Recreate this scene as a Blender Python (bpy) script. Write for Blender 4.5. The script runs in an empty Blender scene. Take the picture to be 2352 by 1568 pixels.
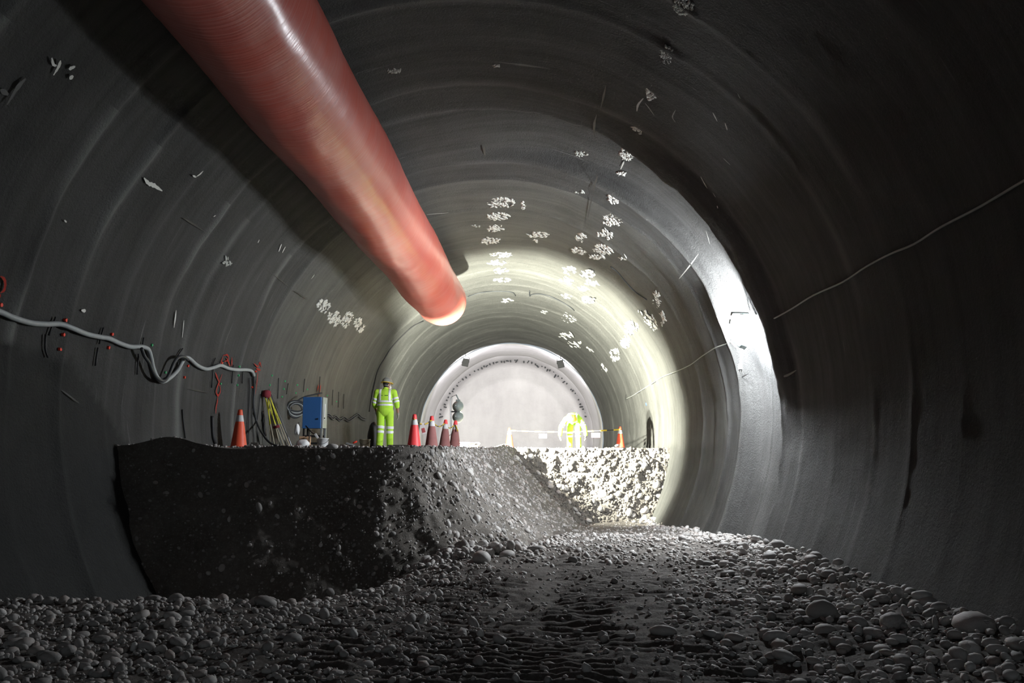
import bpy, bmesh, math, random
import numpy as np
from mathutils import Vector, Matrix

random.seed(7)
rng = np.random.default_rng(11)
S = bpy.context.scene
C = S.collection
PI = math.pi
H = 1.5                                    # eye height above the lower floor

# ------------------------------------------------------------------ camera, world, lights, exposure
PITCH, YAW, FPX = 0.13134, 0.016174, 1900.0
cam_d = bpy.data.cameras.new('camera'); cam = bpy.data.objects.new('camera', cam_d); C.objects.link(cam)
cam.location = (0, 0, H); cam.rotation_euler = (PI/2+PITCH, 0, YAW)
cam_d.sensor_width = 36; cam_d.lens = FPX/2352*36; cam_d.clip_start = .05; cam_d.clip_end = 200
S.camera = cam
HAZE = 0.0
w = bpy.data.worlds.new('world'); S.world = w; w.use_nodes = True
w.node_tree.nodes['Background'].inputs[0].default_value = (.80, .92, 1, 1)      # pale daylight from the portal behind the camera
w.node_tree.nodes['Background'].inputs[1].default_value = 0.45
S.view_settings.view_transform = 'Standard'; S.view_settings.look = 'None'
S.view_settings.gamma = 1; S.view_settings.use_curve_mapping = False
S.view_settings.exposure = 0.0
S.cycles.use_denoising = True
S.cycles.max_bounces = 6; S.cycles.diffuse_bounces = 4; S.cycles.volume_bounces = 0
S.cycles.sample_clamp_indirect = 6

def aim(o, d):
    o.rotation_euler = Vector(d).to_track_quat('-Z', 'Y').to_euler()
def light(name, typ, loc, energy, col, d=None, **k):
    l = bpy.data.lights.new(name, typ); l.energy = energy; l.color = col
    for a, b in k.items(): setattr(l, a, b)
    o = bpy.data.objects.new(name, l); C.objects.link(o); o.location = loc
    if d is not None: aim(o, d)
    return o
# wall lamp on the right (bright bare lamp + its forward beam)
L1 = Vector((3.98, 15.06, H+2.215))
L1_DIR = Vector((-.62, .36, -.70)).normalized()
L1_UP = Vector((-.12, .84, .54)).normalized()
HEADS = (Vector((-.06, .10, -.26)), Vector((-.02, .14, .22)))      # lower lamp head, and an upper one added to wash the ceiling
GLOBE = Vector((0, -.04, -.02))                                  # the bare frosted globe (it emits itself)
light('wall_lamp_beam', 'AREA', L1+HEADS[0]+L1_DIR*.10, 430, (.93, .97, 1), L1_DIR, shape='RECTANGLE', size=.30, size_y=.20)
light('wall_lamp_wash', 'AREA', L1+HEADS[1]+L1_UP*.10, 520, (.93, .97, 1), L1_UP, shape='RECTANGLE', size=.30, size_y=.20)
# twin floodlight on the stand
L2 = Vector((-1.80, 22.0, H+1.02))
L2_DIR = Vector((.27, .95, -.11)).normalized()
for dz in (-.13, .15):
    light('stand_lamp_beam', 'SPOT', L2+Vector((0, 0, dz))+L2_DIR*.02, 20500, (1, 1, .85), L2_DIR, spot_size=math.radians(164), spot_blend=1, shadow_soft_size=.05)
# two floodlights under the crown of the last ring
L3 = [Vector((-3.16, 43.4, H+4.62)), Vector((1.86, 43.4, H+4.53))]
for p in L3:
    light('crown_floodlight_beam', 'SPOT', p+Vector((0, .22, .0)), 600, (.97, .94, 1), (0, 1, .08), spot_size=math.radians(160), spot_blend=.3, shadow_soft_size=.12)

# ------------------------------------------------------------------ helpers
def ray(px, py):
    x, z = (px-1176)/FPX, -(py-784)/FPX
    d = np.array([x, 1.0, z]); c, s = math.cos(PITCH), math.sin(PITCH)
    d = np.array([d[0], c*d[1]-s*d[2], s*d[1]+c*d[2]])
    c, s = math.cos(-YAW), math.sin(-YAW)
    return np.array([c*d[0]+s*d[1], -s*d[0]+c*d[1], d[2]])
def at(px, py, Y):
    d = ray(px, py); p = d/d[1]*Y
    return Vector((p[0], p[1], p[2]+H))
CX, CZ, RX, RZ = -.771, .753, 5.0, 5.119
def smooth(a, b, x):
    t = np.clip((np.asarray(x, float)-a)/(b-a), 0, 1); return t*t*(3-2*t)

def hash3(i, j, k):
    n = (i*374761393 + j*668265263 + k*2147483647*3 + 1013904223) & 0xffffffff
    n = ((n ^ (n >> 13))*1274126177) & 0xffffffff
    n = n ^ (n >> 16)
    return (n & 0xffff)/65535.0
def vnoise(x, y, z=0.0):
    x, y, z = np.broadcast_arrays(np.asarray(x, float), np.asarray(y, float), np.asarray(z, float))
    xi, yi, zi = np.floor(x).astype(np.int64), np.floor(y).astype(np.int64), np.floor(z).astype(np.int64)
    f = [x-xi, y-yi, z-zi]; u, v, t = [a*a*(3-2*a) for a in f]
    r = 0
    for dx in (0, 1):
        for dy in (0, 1):
            for dz in (0, 1):
                r = r + hash3(xi+dx, yi+dy, zi+dz)*(u if dx else 1-u)*(v if dy else 1-v)*(t if dz else 1-t)
    return r*2-1
def fbm(x, y, z=0.0, o=4):
    r, a = 0, 1.0
    for i in range(o):
        r = r + a*vnoise(np.asarray(x)*2**i+17.3*i, np.asarray(y)*2**i+5.1*i, np.asarray(z)*2**i+9.7*i); a *= .5
    return r

SEAMS = [-6, -3.5, -1.2, .6, 2.0, 3.3, 4.6, 5.8, 6.9, 8.0, 9.0, 10.1, 11.3, 12.65, 13.66, 15.1, 16.3, 17.36] + [18.5+1.17*i for i in range(22)] + [44.2]
SEAM_AMP = {9.0: .05, 10.1: .05, 6.9: .03, 12.65: .05, 13.66: .02, 16.3: .04}
def rad_off(th, Y):
    """inward offset (negative) of the lining from the clean ellipse"""
    th, Y = np.broadcast_arrays(np.asarray(th, float), np.asarray(Y, float))
    side = smooth(math.radians(-12), math.radians(14), th)
    Yj = Y+.05*vnoise(th*9, 1.0, 4.0)+.03*vnoise(th*24, 2.0, 4.0)
    shading_rib = smooth(math.radians(20), math.radians(45), th)*(1-smooth(math.radians(80), math.radians(98), th))
    d = .24*side*smooth(13.62, 13.74, Yj)*(1-smooth(15.75, 16.25, Y))-.17*shading_rib*smooth(12.75, 13.45, Y)*(1-smooth(13.58, 13.70, Yj))      # bay short of its last sprayed layer; rib added to shade the near wall
    d = d - .10*smooth(36, 44, Y)
    for i, s in enumerate(SEAMS):
        a = SEAM_AMP.get(s, .018+.014*((i*7) % 5)/4)
        a = a*(.55+.6*vnoise(th*3+i*9, s, 3.3))
        d = d - np.maximum(a, 0)*np.exp(-((Y-s-.05*vnoise(th*2.2, s*3.1, 1))/.085)**2)
    # rounds are not quite the same radius
    k = np.searchsorted(SEAMS, Y)
    d = d*np.where((Y < 13.0) & (th > .6), .45, 1.0)
    d = d + .022*(1-.7*smooth(.3, .8, th)*(Y < 13.9))*np.sin(k*2.3+1)*np.ones_like(d)*smooth(0, .2, np.minimum(np.abs(Y-np.array(SEAMS)[np.clip(k, 0, len(SEAMS)-1)]), np.abs(Y-np.array(SEAMS)[np.clip(k-1, 0, len(SEAMS)-1)])))
    d = d + .035*fbm(th*3.2, Y*.55, 2.2, 3) + .010*fbm(th*16, Y*3.1, 5.5, 3)
    # the later, lower lift of the left wall stands slightly back
    return d
def lining(th, Y, off=0.0):
    r = rad_off(th, Y)-off
    return np.stack([CX+(RX+r)*np.sin(th), np.asarray(Y)+0*r, H+CZ+(RZ+r)*np.cos(th)], -1)
def off_at(px, py):
    p, n = wall_hit(px, py); return float(rad_off(math.atan2((p.x-CX)/RX, (p.z-H-CZ)/RZ), p.y))
def wall_hit(px, py, off=0.0, ro0=None):
    """point where the sight line meets the lining, and the inward normal"""
    d = ray(px, py)
    a = (d[0]/RX)**2+(d[2]/RZ)**2; b = -2*(d[0]*CX/RX**2+d[2]*CZ/RZ**2); c = (CX/RX)**2+(CZ/RZ)**2-1
    t = (-b+math.sqrt(b*b-4*a*c))/(2*a)
    for _ in range(6 if ro0 is None else 1):
        p = d*t; th = math.atan2((p[0]-CX)/RX, (p[2]-CZ)/RZ); ro = (float(rad_off(th, p[1])) if ro0 is None else ro0)-off
        A, B = RX+ro, RZ+ro
        a = (d[0]/A)**2+(d[2]/B)**2; b = -2*(d[0]*CX/A**2+d[2]*CZ/B**2); c = (CX/A)**2+(CZ/B)**2-1
        t2 = (-b+math.sqrt(max(0, b*b-4*a*c)))/(2*a); t = t2 if ro0 is not None else .3*t+.7*t2
    p = d*t; n = Vector((-(p[0]-CX)/RX**2, 0, -(p[2]-CZ)/RZ**2)).normalized()
    return Vector((p[0], p[1], p[2]+H)), n

def link(name, me, parent=None):
    o = bpy.data.objects.new(name, me); C.objects.link(o)
    if parent is not None: o.parent = parent
    return o
def mesh_np(name, v, faces, m, parent=None, sm=True, tone=None, uv=None):
    """v (n,3) world/local verts, faces (k,3) or (k,4) int array"""
    v = np.asarray(v, np.float32); faces = np.asarray(faces, np.int32); k = faces.shape[1]
    me = bpy.data.meshes.new(name)
    me.vertices.add(len(v)); me.vertices.foreach_set('co', v.ravel())
    me.loops.add(faces.size); me.loops.foreach_set('vertex_index', faces.ravel())
    me.polygons.add(len(faces)); me.polygons.foreach_set('loop_start', np.arange(0, faces.size, k, dtype=np.int32))
    me.polygons.foreach_set('use_smooth', np.full(len(faces), sm))
    me.update(calc_edges=True)
    if tone is not None:
        a = me.attributes.new('tone', 'FLOAT_COLOR', 'POINT')
        t = np.ones((len(v), 4), np.float32); t[:, :3] = np.asarray(tone, np.float32).reshape(len(v), -1)
        a.data.foreach_set('color', t.ravel())
    if uv is not None:
        l = me.uv_layers.new(name='UVMap'); l.data.foreach_set('uv', np.asarray(uv, np.float32)[faces.ravel()].ravel())
    me.materials.append(m); me.validate()
    return link(name, me, parent)
def grid_faces(nu, nv):
    i = np.arange(nu-1)[:, None]*nv+np.arange(nv-1)[None]
    return np.stack([i, i+1, i+nv+1, i+nv], -1).reshape(-1, 4)

def bm_obj(name, bm, m, parent=None, sm=False, bevel=0, seg=2):
    me = bpy.data.meshes.new(name)
    if bevel:
        es = [e for e in bm.edges if len(e.link_faces) == 2 and e.calc_face_angle(0) > .5]
        bmesh.ops.bevel(bm, geom=es, offset=bevel, segments=seg, affect='EDGES', profile=.5)
    bmesh.ops.recalc_face_normals(bm, faces=bm.faces)
    bm.to_mesh(me); bm.free()
    if sm:
        for p in me.polygons: p.use_smooth = True
    me.materials.append(m)
    return link(name, me, parent)
def add_box(bm, c, s, rot=None):
    M = Matrix.Translation(Vector(c)) @ ((rot.to_4x4() if rot is not None else Matrix())) @ Matrix.Diagonal((s[0], s[1], s[2], 1))
    return bmesh.ops.create_cube(bm, size=1, matrix=M)['verts']
def frame_of(d):
    d = Vector(d).normalized(); u = d.orthogonal().normalized(); return u, d.cross(u).normalized()
def add_tube(bm, pts, r, seg=8, cap=True):
    pts = [Vector(p) for p in pts]; n = len(pts)
    rs = r if isinstance(r, (list, tuple)) else [r]*n
    rings = []; u = None
    for i, p in enumerate(pts):
        d = (pts[min(i+1, n-1)]-pts[max(i-1, 0)])
        if d.length < 1e-9: d = Vector((0, 0, 1))
        d.normalize()
        if u is None: u = d.orthogonal().normalized()
        else:
            u = u-d*u.dot(d); u = u.normalized() if u.length > 1e-6 else d.orthogonal().normalized()
        v = d.cross(u)
        rings.append([bm.verts.new(p+(u*math.cos(2*PI*k/seg)+v*math.sin(2*PI*k/seg))*rs[i]) for k in range(seg)])
    for a, b in zip(rings, rings[1:]):
        for k in range(seg): bm.faces.new((a[k], a[(k+1) % seg], b[(k+1) % seg], b[k]))
    if cap: bm.faces.new(rings[0][::-1]); bm.faces.new(rings[-1])
def add_lathe(bm, prof, seg=20, M=Matrix()):
    rings = []
    for r, z in prof:
        rings.append([bm.verts.new(M @ Vector((r*math.cos(2*PI*k/seg), r*math.sin(2*PI*k/seg), z))) for k in range(seg)])
    for a, b in zip(rings, rings[1:]):
        for k in range(seg): bm.faces.new((a[k], a[(k+1) % seg], b[(k+1) % seg], b[k]))
    return rings
def smooth_pts(pts, k=6):
    """Catmull-Rom through the points"""
    P = [Vector(p) for p in pts]; P = [P[0]*2-P[1]]+P+[P[-1]*2-P[-2]]; out = []
    for i in range(1, len(P)-2):
        for j in range(k):
            t = j/k; a, b, c, d = P[i-1:i+3]
            out.append(.5*((2*b)+(c-a)*t+(2*a-5*b+4*c-d)*t*t+(3*b-a-3*c+d)*t**3))
    out.append(P[-2]); return out
def tube_obj(name, pts, r, m, parent=None, seg=8):
    bm = bmesh.new(); add_tube(bm, pts, r, seg); return bm_obj(name, bm, m, parent, True)
def thing(name, label, cat, loc=(0, 0, 0), rz=0, group=None):
    o = bpy.data.objects.new(name, None); C.objects.link(o); o.location = loc; o.rotation_euler = (0, 0, rz)
    o.empty_display_size = .1
    return tag(o, label, cat, group)
def tag(o, label=None, cat=None, group=None, kind=None):
    if label: o['label'] = label
    if cat: o['category'] = cat
    if group: o['group'] = group
    if kind: o['kind'] = kind
    return o
def dup(root, loc, rz=0, label=None):
    r = root.copy(); C.objects.link(r); r.location = loc; r.rotation_euler = (0, 0, rz)
    if label: r['label'] = label
    for ch in list(root.children):
        c = ch.copy(); C.objects.link(c); c.parent = r
        for g in ch.children:
            d = g.copy(); C.objects.link(d); d.parent = c
    return r

# ------------------------------------------------------------------ materials
class N:
    def __init__(s, name):
        s.m = bpy.data.materials.new(name); s.m.use_nodes = True; s.t = s.m.node_tree
        s.b = s.t.nodes['Principled BSDF']
    def n(s, typ, **k):
        o = s.t.nodes.new(typ)
        for a, b in k.items():
            if a in o.inputs.keys() if isinstance(a, str) else False: o.inputs[a].default_value = b
            else: setattr(o, a, b)
        return o
    def l(s, a, b): s.t.links.new(a, b)
    def noise(s, vec, scale, detail=4, rough=.55, mapscale=None):
        o = s.t.nodes.new('ShaderNodeTexNoise'); o.inputs['Scale'].default_value = scale; o.inputs['Detail'].default_value = detail; o.inputs['Roughness'].default_value = rough
        if mapscale is not None:
            mp = s.t.nodes.new('ShaderNodeMapping'); mp.inputs['Scale'].default_value = mapscale; s.l(vec, mp.inputs['Vector']); vec = mp.outputs['Vector']
        s.l(vec, o.inputs['Vector']); return o.outputs['Fac']
    def ramp(s, fac, stops):
        o = s.t.nodes.new('ShaderNodeValToRGB'); e = o.color_ramp.elements
        while len(e) < len(stops): e.new(.5)
        for q, (p, c) in zip(e, stops):
            q.position = p; q.color = (c, c, c, 1) if isinstance(c, (int, float)) else (*c, 1)
        s.l(fac, o.inputs['Fac']); return o.outputs['Color']
    def mix(s, fac, a, b, mode='MIX'):
        o = s.t.nodes.new('ShaderNodeMix'); o.data_type = 'RGBA'; o.blend_type = mode
        for sock, v in ((o.inputs[0], fac), (o.inputs[6], a), (o.inputs[7], b)):
            if hasattr(v, 'is_output') or isinstance(v, bpy.types.NodeSocket): s.l(v, sock)
            else: sock.default_value = v if isinstance(v, (int, float)) and sock.type == 'VALUE' else ((v, v, v, 1) if isinstance(v, (int, float)) else (*v, 1))
        return o.outputs[2]
    def bump(s, h, strength, dist):
        o = s.t.nodes.new('ShaderNodeBump'); o.inputs['Strength'].default_value = strength; o.inputs['Distance'].default_value = dist
        s.l(h, o.inputs['Height']); s.l(o.outputs['Normal'], s.b.inputs['Normal']); return o
    def color(s, c):
        if isinstance(c, bpy.types.NodeSocket): s.l(c, s.b.inputs['Base Color'])
        else: s.b.inputs['Base Color'].default_value = (*c, 1)
        return s
    def set(s, rough=.8, spec=.3, metal=0):
        s.b.inputs['Roughness'].default_value = rough; s.b.inputs['Specular IOR Level'].default_value = spec; s.b.inputs['Metallic'].default_value = metal
        return s
def plain(name, c, rough=.7, spec=.3, metal=0, var=.18, scale=14, bump=0.0):
    q = N(name).set(rough, spec, metal); tc = q.n('ShaderNodeTexCoord').outputs['Object']
    f = q.noise(tc, scale, 5)
    q.color(q.mix(f, tuple(x*(1-var) for x in c), tuple(min(1, x*(1+var)) for x in c)))
    if bump: q.bump(q.noise(tc, scale*6, 4), .5, bump)
    return q.m
def glow(name, c, e):
    q = N(name); q.b.inputs['Emission Color'].default_value = (*c, 1); q.b.inputs['Emission Strength'].default_value = e; q.color((.8, .8, .8)); return q.m

def make_shotcrete(name, lo, hi, tint=(1, 1, 1), streak=.5):
    q = N(name).set(.86, .25); uv = q.n('ShaderNodeTexCoord').outputs['UV']; tc = q.n('ShaderNodeTexCoord').outputs['Object']
    bands = q.noise(uv, 1.0, 5, .6, (.10, 2.2, 1))           # runs round the section
    drips = q.noise(uv, 1.0, 6, .6, (.45, 7.0, 1))
    blot = q.noise(tc, .9, 6, .6)
    f = q.mix(.5, bands, blot); f = q.mix(.35, f, drips)
    col = q.ramp(f, [(.33, tuple(lo*t for t in tint)), (.66, tuple(hi*t for t in tint))])
    # pale lime streaks running down
    st = q.ramp(q.noise(uv, 1.0, 4, .55, (.8, 11.0, 1)), [(.64, 0.0), (.74, 1.0)])
    gate = q.ramp(q.noise(uv, 1.0, 2, .5, (.22, .8, 1)), [(.5, 0.0), (.62, 1.0)])
    m1 = q.mix(1.0, st, gate, 'MULTIPLY')
    m1 = q.mix(1.0, m1, streak, 'MULTIPLY')
    col = q.mix(m1, col, (.30, .305, .29))
    at_ = q.n('ShaderNodeAttribute', attribute_name='tone'); sep = q.n('ShaderNodeSeparateColor'); q.l(at_.outputs['Color'], sep.inputs[0])
    edge = q.ramp(q.noise(tc, 2.2, 5), [(.35, .8), (.6, 1.0)])
    damp_dark = q.mix(1.0, edge, sep.outputs[0], 'MULTIPLY')
    col = q.mix(damp_dark, col, (.027, .028, .027))                # fresh damp concrete of the left lower lift, dark zones on the right
    col = q.mix(sep.outputs[1], col, (.20, .205, .195))         # paler tone along the seams
    q.color(col)
    h = q.mix(.35, q.noise(tc, 30, 7, .7), q.noise(tc, 8, 4, .6))
    q.bump(h, 1.0, .055)
    return q.m
M = {}
M['shotcrete'] = make_shotcrete('shotcrete', .032, .083, (1, 1, .97))
M['lamplit_shotcrete'] = make_shotcrete('lamplit_shotcrete', .058, .128, (1, 1, .93))  # far rings: same lining with the stand lamp's brightness painted into its colour
M['fresh'] = make_shotcrete('fresh_shotcrete', .42, .56, (1, .97, .98), .2)
q = N('tunnel_face_clay').set(.9, .2); tc = q.n('ShaderNodeTexCoord').outputs['Object']
q.color(q.ramp(q.mix(.4, q.noise(tc, .5, 6, .6), q.noise(tc, 1.0, 5, .6, (1.4, 1, .35))), [(.3, (.35, .335, .355)), (.7, (.48, .465, .485))])); q.bump(q.noise(tc, 6, 6), .35, .05); M['face'] = q.m
def make_soil(name, a, b, c):
    q = N(name).set(.92, .2); tc = q.n('ShaderNodeTexCoord').outputs['Object']
    f = q.mix(.5, q.noise(tc, 1.3, 6, .6), q.noise(tc, 14, 6, .7))
    col = q.ramp(f, [(.30, a), (.52, b), (.72, c)])
    vo = q.n('ShaderNodeTexVoronoi'); vo.inputs['Scale'].default_value = 26; q.l(tc, vo.inputs['Vector'])
    st = q.ramp(vo.outputs['Distance'], [(.22, 1.0), (.34, 0.0)])
    col = q.mix(q.mix(1.0, st, .28, 'MULTIPLY'), col, q.mix(q.noise(tc, 30, 1), (.22, .20, .19), (.36, .35, .34)))
    q.color(col)
    h = q.mix(.45, q.noise(tc, 40, 6, .7), q.mix(1.0, vo.outputs['Distance'], -1.0, 'MULTIPLY'))
    q.bump(h, .8, .03); return q.m
M['soil'] = make_soil('compacted_gravel_soil', (.060, .053, .047), (.110, .100, .091), (.18, .168, .157))
M['bench'] = make_soil('gravel_matrix', (.072, .064, .055), (.135, .123, .110), (.21, .196, .18))
def make_stone(name, single):
    q = N(name).set(.72, .35); tc = q.n('ShaderNodeTexCoord').outputs['Object']
    if single: v = q.n('ShaderNodeObjectInfo').outputs['Random']
    else:
        a = q.n('ShaderNodeAttribute', attribute_name='tone'); v = a.outputs['Fac']
    c = q.ramp(v, [(0, (.22, .215, .21)), (.3, (.34, .325, .315)), (.55, (.45, .435, .42)), (.72, (.37, .32, .295)), (.86, (.52, .51, .495)), (1, (.64, .63, .615))])
    c = q.mix(q.mix(1.0, q.noise(tc, 5 if single else 9, 6, .65), .55, 'MULTIPLY'), c, (.19, .175, .16))
    q.color(c); q.bump(q.noise(tc, 24 if single else 60, 4), .3, .01); return q.m
M['stone'] = make_stone('river_stone', False); M['cobble'] = make_stone('cobble_stone', True)
M['plaster'] = plain('white_plaster', (.62, .62, .58), .85, .2, 0, .12, 22, .01)
M['dim_plaster'] = plain('grey_plaster', (.36, .37, .34), .9, .2, 0, .2, 22, .01)
q = N('red_duct_fabric').set(.36, .5); uv = q.n('ShaderNodeTexCoord').outputs['UV']; tc = q.n('ShaderNodeTexCoord').outputs['Object']
dust = q.ramp(q.mix(.35, q.noise(tc, .75, 2, .45), q.noise(uv, 1.0, 5, .6, (1.2, 7.0, 1))), [(.36, 0.0), (.72, .62)])
scr = q.ramp(q.noise(uv, 1.0, 6, .65, (1.2, 34.0, 1)), [(.48, 0.0), (.74, .5)])
col = q.mix(q.noise(tc, .5, 2, .45), (.44, .038, .028), (.66, .115, .065))
col = q.mix(dust, col, (.55, .23, .20)); col = q.mix(scr, col, (.60, .33, .30)); q.color(col)
q.l(q.ramp(dust, [(0, .28), (1, .46)]), q.b.inputs['Roughness'])
wr = q.mix(.5, q.noise(uv, 1.0, 3, .5, (1.0, 30.0, 1)), q.noise(uv, 1.0, 4, .5, (4.0, 3.0, 1))); q.bump(wr, .22, .03)
M['duct'] = q.m
M['steel'] = plain('galvanised_steel', (.34, .36, .38), .45, .5, .6)
M['darksteel'] = plain('dark_steel', (.022, .022, .025), .55, .4, .3)
M['black'] = plain('black_rubber', (.018, .018, .020), .6, .35)
M['cable_grey'] = plain('grey_cable_sheath', (.30, .32, .32), .5, .4)
M['cable_dark'] = plain('dark_cable_sheath', (.035, .038, .042), .5, .4)
M['cable_pale'] = plain('pale_cable_sheath', (.34, .36, .33), .6, .3)
M['orange'] = plain('orange_cone_plastic', (.72, .10, .045), .5, .4, 0, .1, 6)
M['red'] = plain('red_cone_plastic', (.70, .055, .060), .5, .4, 0, .1, 6)
M['dusty'] = plain('dust_covered_cone_plastic', (.25, .11, .105), .8, .2, 0, .3, 6)
M['conecollar'] = plain('reflective_collar', (.50, .50, .51), .5, .4, 0, .2, 12)
M['hivis'] = plain('lime_workwear_fabric', (.42, .70, .06), .8, .2, 0, .14, 9, .006)
M['reflect'] = plain('silver_reflective_tape', (.74, .75, .80), .45, .5, 0, .05)
M['skin'] = plain('skin', (.30, .16, .11), .6, .3, 0, .08)
M['glove'] = plain('grey_work_glove', (.22, .21, .18), .85, .2)
M['boot'] = plain('dark_rubber_boot', (.03, .03, .03), .6, .3)
M['hair'] = plain('dark_hair', (.015, .013, .012), .7, .3)
M['helmet_grey'] = plain('scuffed_grey_helmet', (.20, .21, .19), .5, .4, 0, .35, 16)
M['helmet_yellow'] = plain('yellow_helmet', (.72, .50, .03), .4, .5)
M['white'] = plain('white_plastic', (.66, .67, .68), .5, .4, 0, .06)
M['ink'] = plain('dark_green_print', (.03, .10, .03), .8, .2)
M['blue'] = plain('blue_painted_steel', (.035, .13, .36), .5, .4, 0, .08, 8)
M['cardboard'] = plain('cardboard', (.40, .26, .16), .9, .1)
M['concrete'] = plain('concrete_block', (.30, .30, .29), .9, .2, 0, .2, 20, .01)
M['yellow'] = plain('yellow_painted_wood', (.62, .58, .06), .6, .3)
M['palewood'] = plain('pale_timber', (.42, .38, .28), .8, .2)
M['darkwood'] = plain('dark_wet_timber', (.045, .040, .035), .8, .2)
M['redcloth'] = plain('dull_red_cloth', (.20, .035, .045), .9, .1)
M['paintred'] = plain('red_spray_paint', (.30, .035, .025), .9, .1)
M['dotred'] = plain('bright_red_marker', (.85, .06, .03), .6, .3)
M['dotgreen'] = plain('green_marker', (.05, .42, .16), .6, .3)
M['tapeyellow'] = plain('yellow_tape', (.46, .33, .02), .6, .3, 0, .05)
M['signwhite'] = plain('dusty_white_board', (.34, .34, .34), .7, .2, 0, .05)
M['signpink'] = plain('pale_red_print', (.40, .10, .10), .7, .2, 0, .05)
M['signblue'] = plain('blue_print', (.07, .12, .26), .7, .2, 0, .05)
M['lampgrey'] = plain('grey_green_lamp_housing', (.17, .20, .19), .5, .4, 0, .15)
M['lamp_white'] = glow('lit_lamp_glass', (.93, .97, 1), 60)
M['lamp_globe'] = glow('frosted_lamp_globe', (.90, .95, 1), 1250)
M['lamp_warm'] = glow('lit_flood_bulb', (1, 1, .82), 60)
M['lamp_face'] = glow('lit_floodlight_glass', (.97, .94, 1), 30)

# ------------------------------------------------------------------ the tunnel lining: every round is a ring of its own
wall_left = bpy.data.objects.new('wall_left', None); wall_right = bpy.data.objects.new('wall_right', None); ceiling = bpy.data.objects.new('ceiling', None)
for o, l in ((wall_left, 'grey sprayed concrete left wall of the tunnel crossed by a cable'), (wall_right, 'grey sprayed concrete right wall of the tunnel behind the bright lamp'), (ceiling, 'dark sprayed concrete tunnel crown above the red duct')):
    C.objects.link(o); tag(o, l, 'wall' if o is not ceiling else 'ceiling', None, 'structure')
D = math.radians
for root, a0, a1, nt in ((wall_left, D(-142), D(-52), 92), (ceiling, D(-52), D(52), 104), (wall_right, D(52), D(142), 92)):
    for s0, s1 in zip(SEAMS, SEAMS[1:]):
        t = np.linspace(0, 1, 15); yy = s0+(s1-s0)*(t-.5*np.sin(2*PI*t)/(2*PI)*1.2)
        th = np.linspace(a0, a1, nt if s0 > 3 else 40)
        TH, YY = np.meshgrid(th, yy, indexing='ij')
        P = lining(TH, YY)
        zr = P[..., 2]-H; damp_dark = np.zeros_like(zr)
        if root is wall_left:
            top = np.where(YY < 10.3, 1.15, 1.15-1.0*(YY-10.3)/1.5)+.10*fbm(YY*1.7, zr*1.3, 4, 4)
            damp_dark = smooth(.06, -.05, zr-top)*(YY < 12.2)
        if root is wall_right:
            damp_dark = .42*smooth(.15, -.15, zr-.15-.25*vnoise(YY*.8, 1, 1))*smooth(16.6, 18.5, YY)+.42*smooth(11.5, 8.5, YY)*smooth(2.8, .3, zr)  # right wall: darker low down, at the back and towards the camera
        seam = np.zeros_like(zr)
        for s in (s0, s1):
            k = SEAMS.index(s); amp = 1.0 if s in SEAM_AMP else .10+.14*((k*5) % 3)
            wv = np.clip(.55+.9*vnoise(TH*4+k, s, 7), 0, 1)
            seam = np.maximum(seam, .75*amp*wv*np.exp(-((YY-s-.05*vnoise(TH*2.2, s*3.1, 1))/.10)**2))
        if root is not wall_left: seam *= .45
        tone = np.stack([damp_dark, np.clip(seam*(1-damp_dark), 0, 1), 0*damp_dark], -1).reshape(-1, 3)
        uv = np.stack([TH*5, YY], -1).reshape(-1, 2)
        mesh_np('lining_ring', P.reshape(-1, 3), grid_faces(*TH.shape), M['shotcrete' if s0 < 17 else 'lamplit_shotcrete'], root, True, tone, uv)
# last, freshly sprayed ring and the face
th = np.linspace(D(-125), D(125), 150); yy = np.array([44.2, 44.35, 44.6, 45.2, 46, 47, 47.8, 48.4, 48.6])
TH, YY = np.meshgrid(th, yy, indexing='ij'); RR = np.interp(YY, [44.2, 44.35, 48.4, 48.6], [4.86, 4.80, 4.72, 4.75])+.03*fbm(TH*5, YY*.8, 8, 3)
P = np.stack([CX+RR*np.sin(TH), YY, H+CZ+(RR+.1)*np.cos(TH)], -1)
trim = mesh_np('trim_1', P.reshape(-1, 3), grid_faces(*TH.shape), M['fresh'], None, True, np.zeros((TH.size, 3)), np.stack([TH*5, YY], -1).reshape(-1, 2))
tag(trim, 'white freshly sprayed concrete ring next to the tunnel face', 'lining', None, 'structure')
face = bpy.data.objects.new('wall_face', None); C.objects.link(face)
tag(face, 'pale grey excavated end face closing the tunnel', 'wall', None, 'structure')
rr = np.concatenate([np.linspace(0, 4.45, 40), [4.5, 4.6, 4.7, 4.85, 5.0]]); TH, RR = np.meshgrid(np.linspace(0, 2*PI, 140), rr, indexing='ij')
yy = np.interp(RR, [0, 3.5, 4.40, 4.5, 4.75, 5.0], [51.6, 51.3, 50.6, 50.2, 48.7, 48.4])
X = CX+RR*np.sin(TH); Z = H+CZ+(RR+.1)*np.cos(TH); yy = yy+.07*fbm(X*.9, Z*.9, 3, 4)
mesh_np('face_rock', np.stack([X, yy, Z], -1).reshape(-1, 3), grid_faces(*TH.shape), M['face'], face)
for i in range(58):                                    # forepole pipe ends round the crown
    a = D(-74+148*i/57+random.uniform(-.8, .8)); r = 4.56+random.uniform(-.05, .06)
    c = Vector((CX+r*math.sin(a), 49.9+random.uniform(-.2, .1), H+CZ+(r+.1)*math.cos(a)))
    dirv = Vector((random.uniform(-.5, .5)*(i % 3 == 0), -1, random.uniform(-.6, .2)*(i % 3 == 0))).normalized()
    tube_obj('forepole_pipe', [c-dirv*.3, c+dirv*random.uniform(.12, .35)], .045, M['cable_dark'], face, 6)

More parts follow.
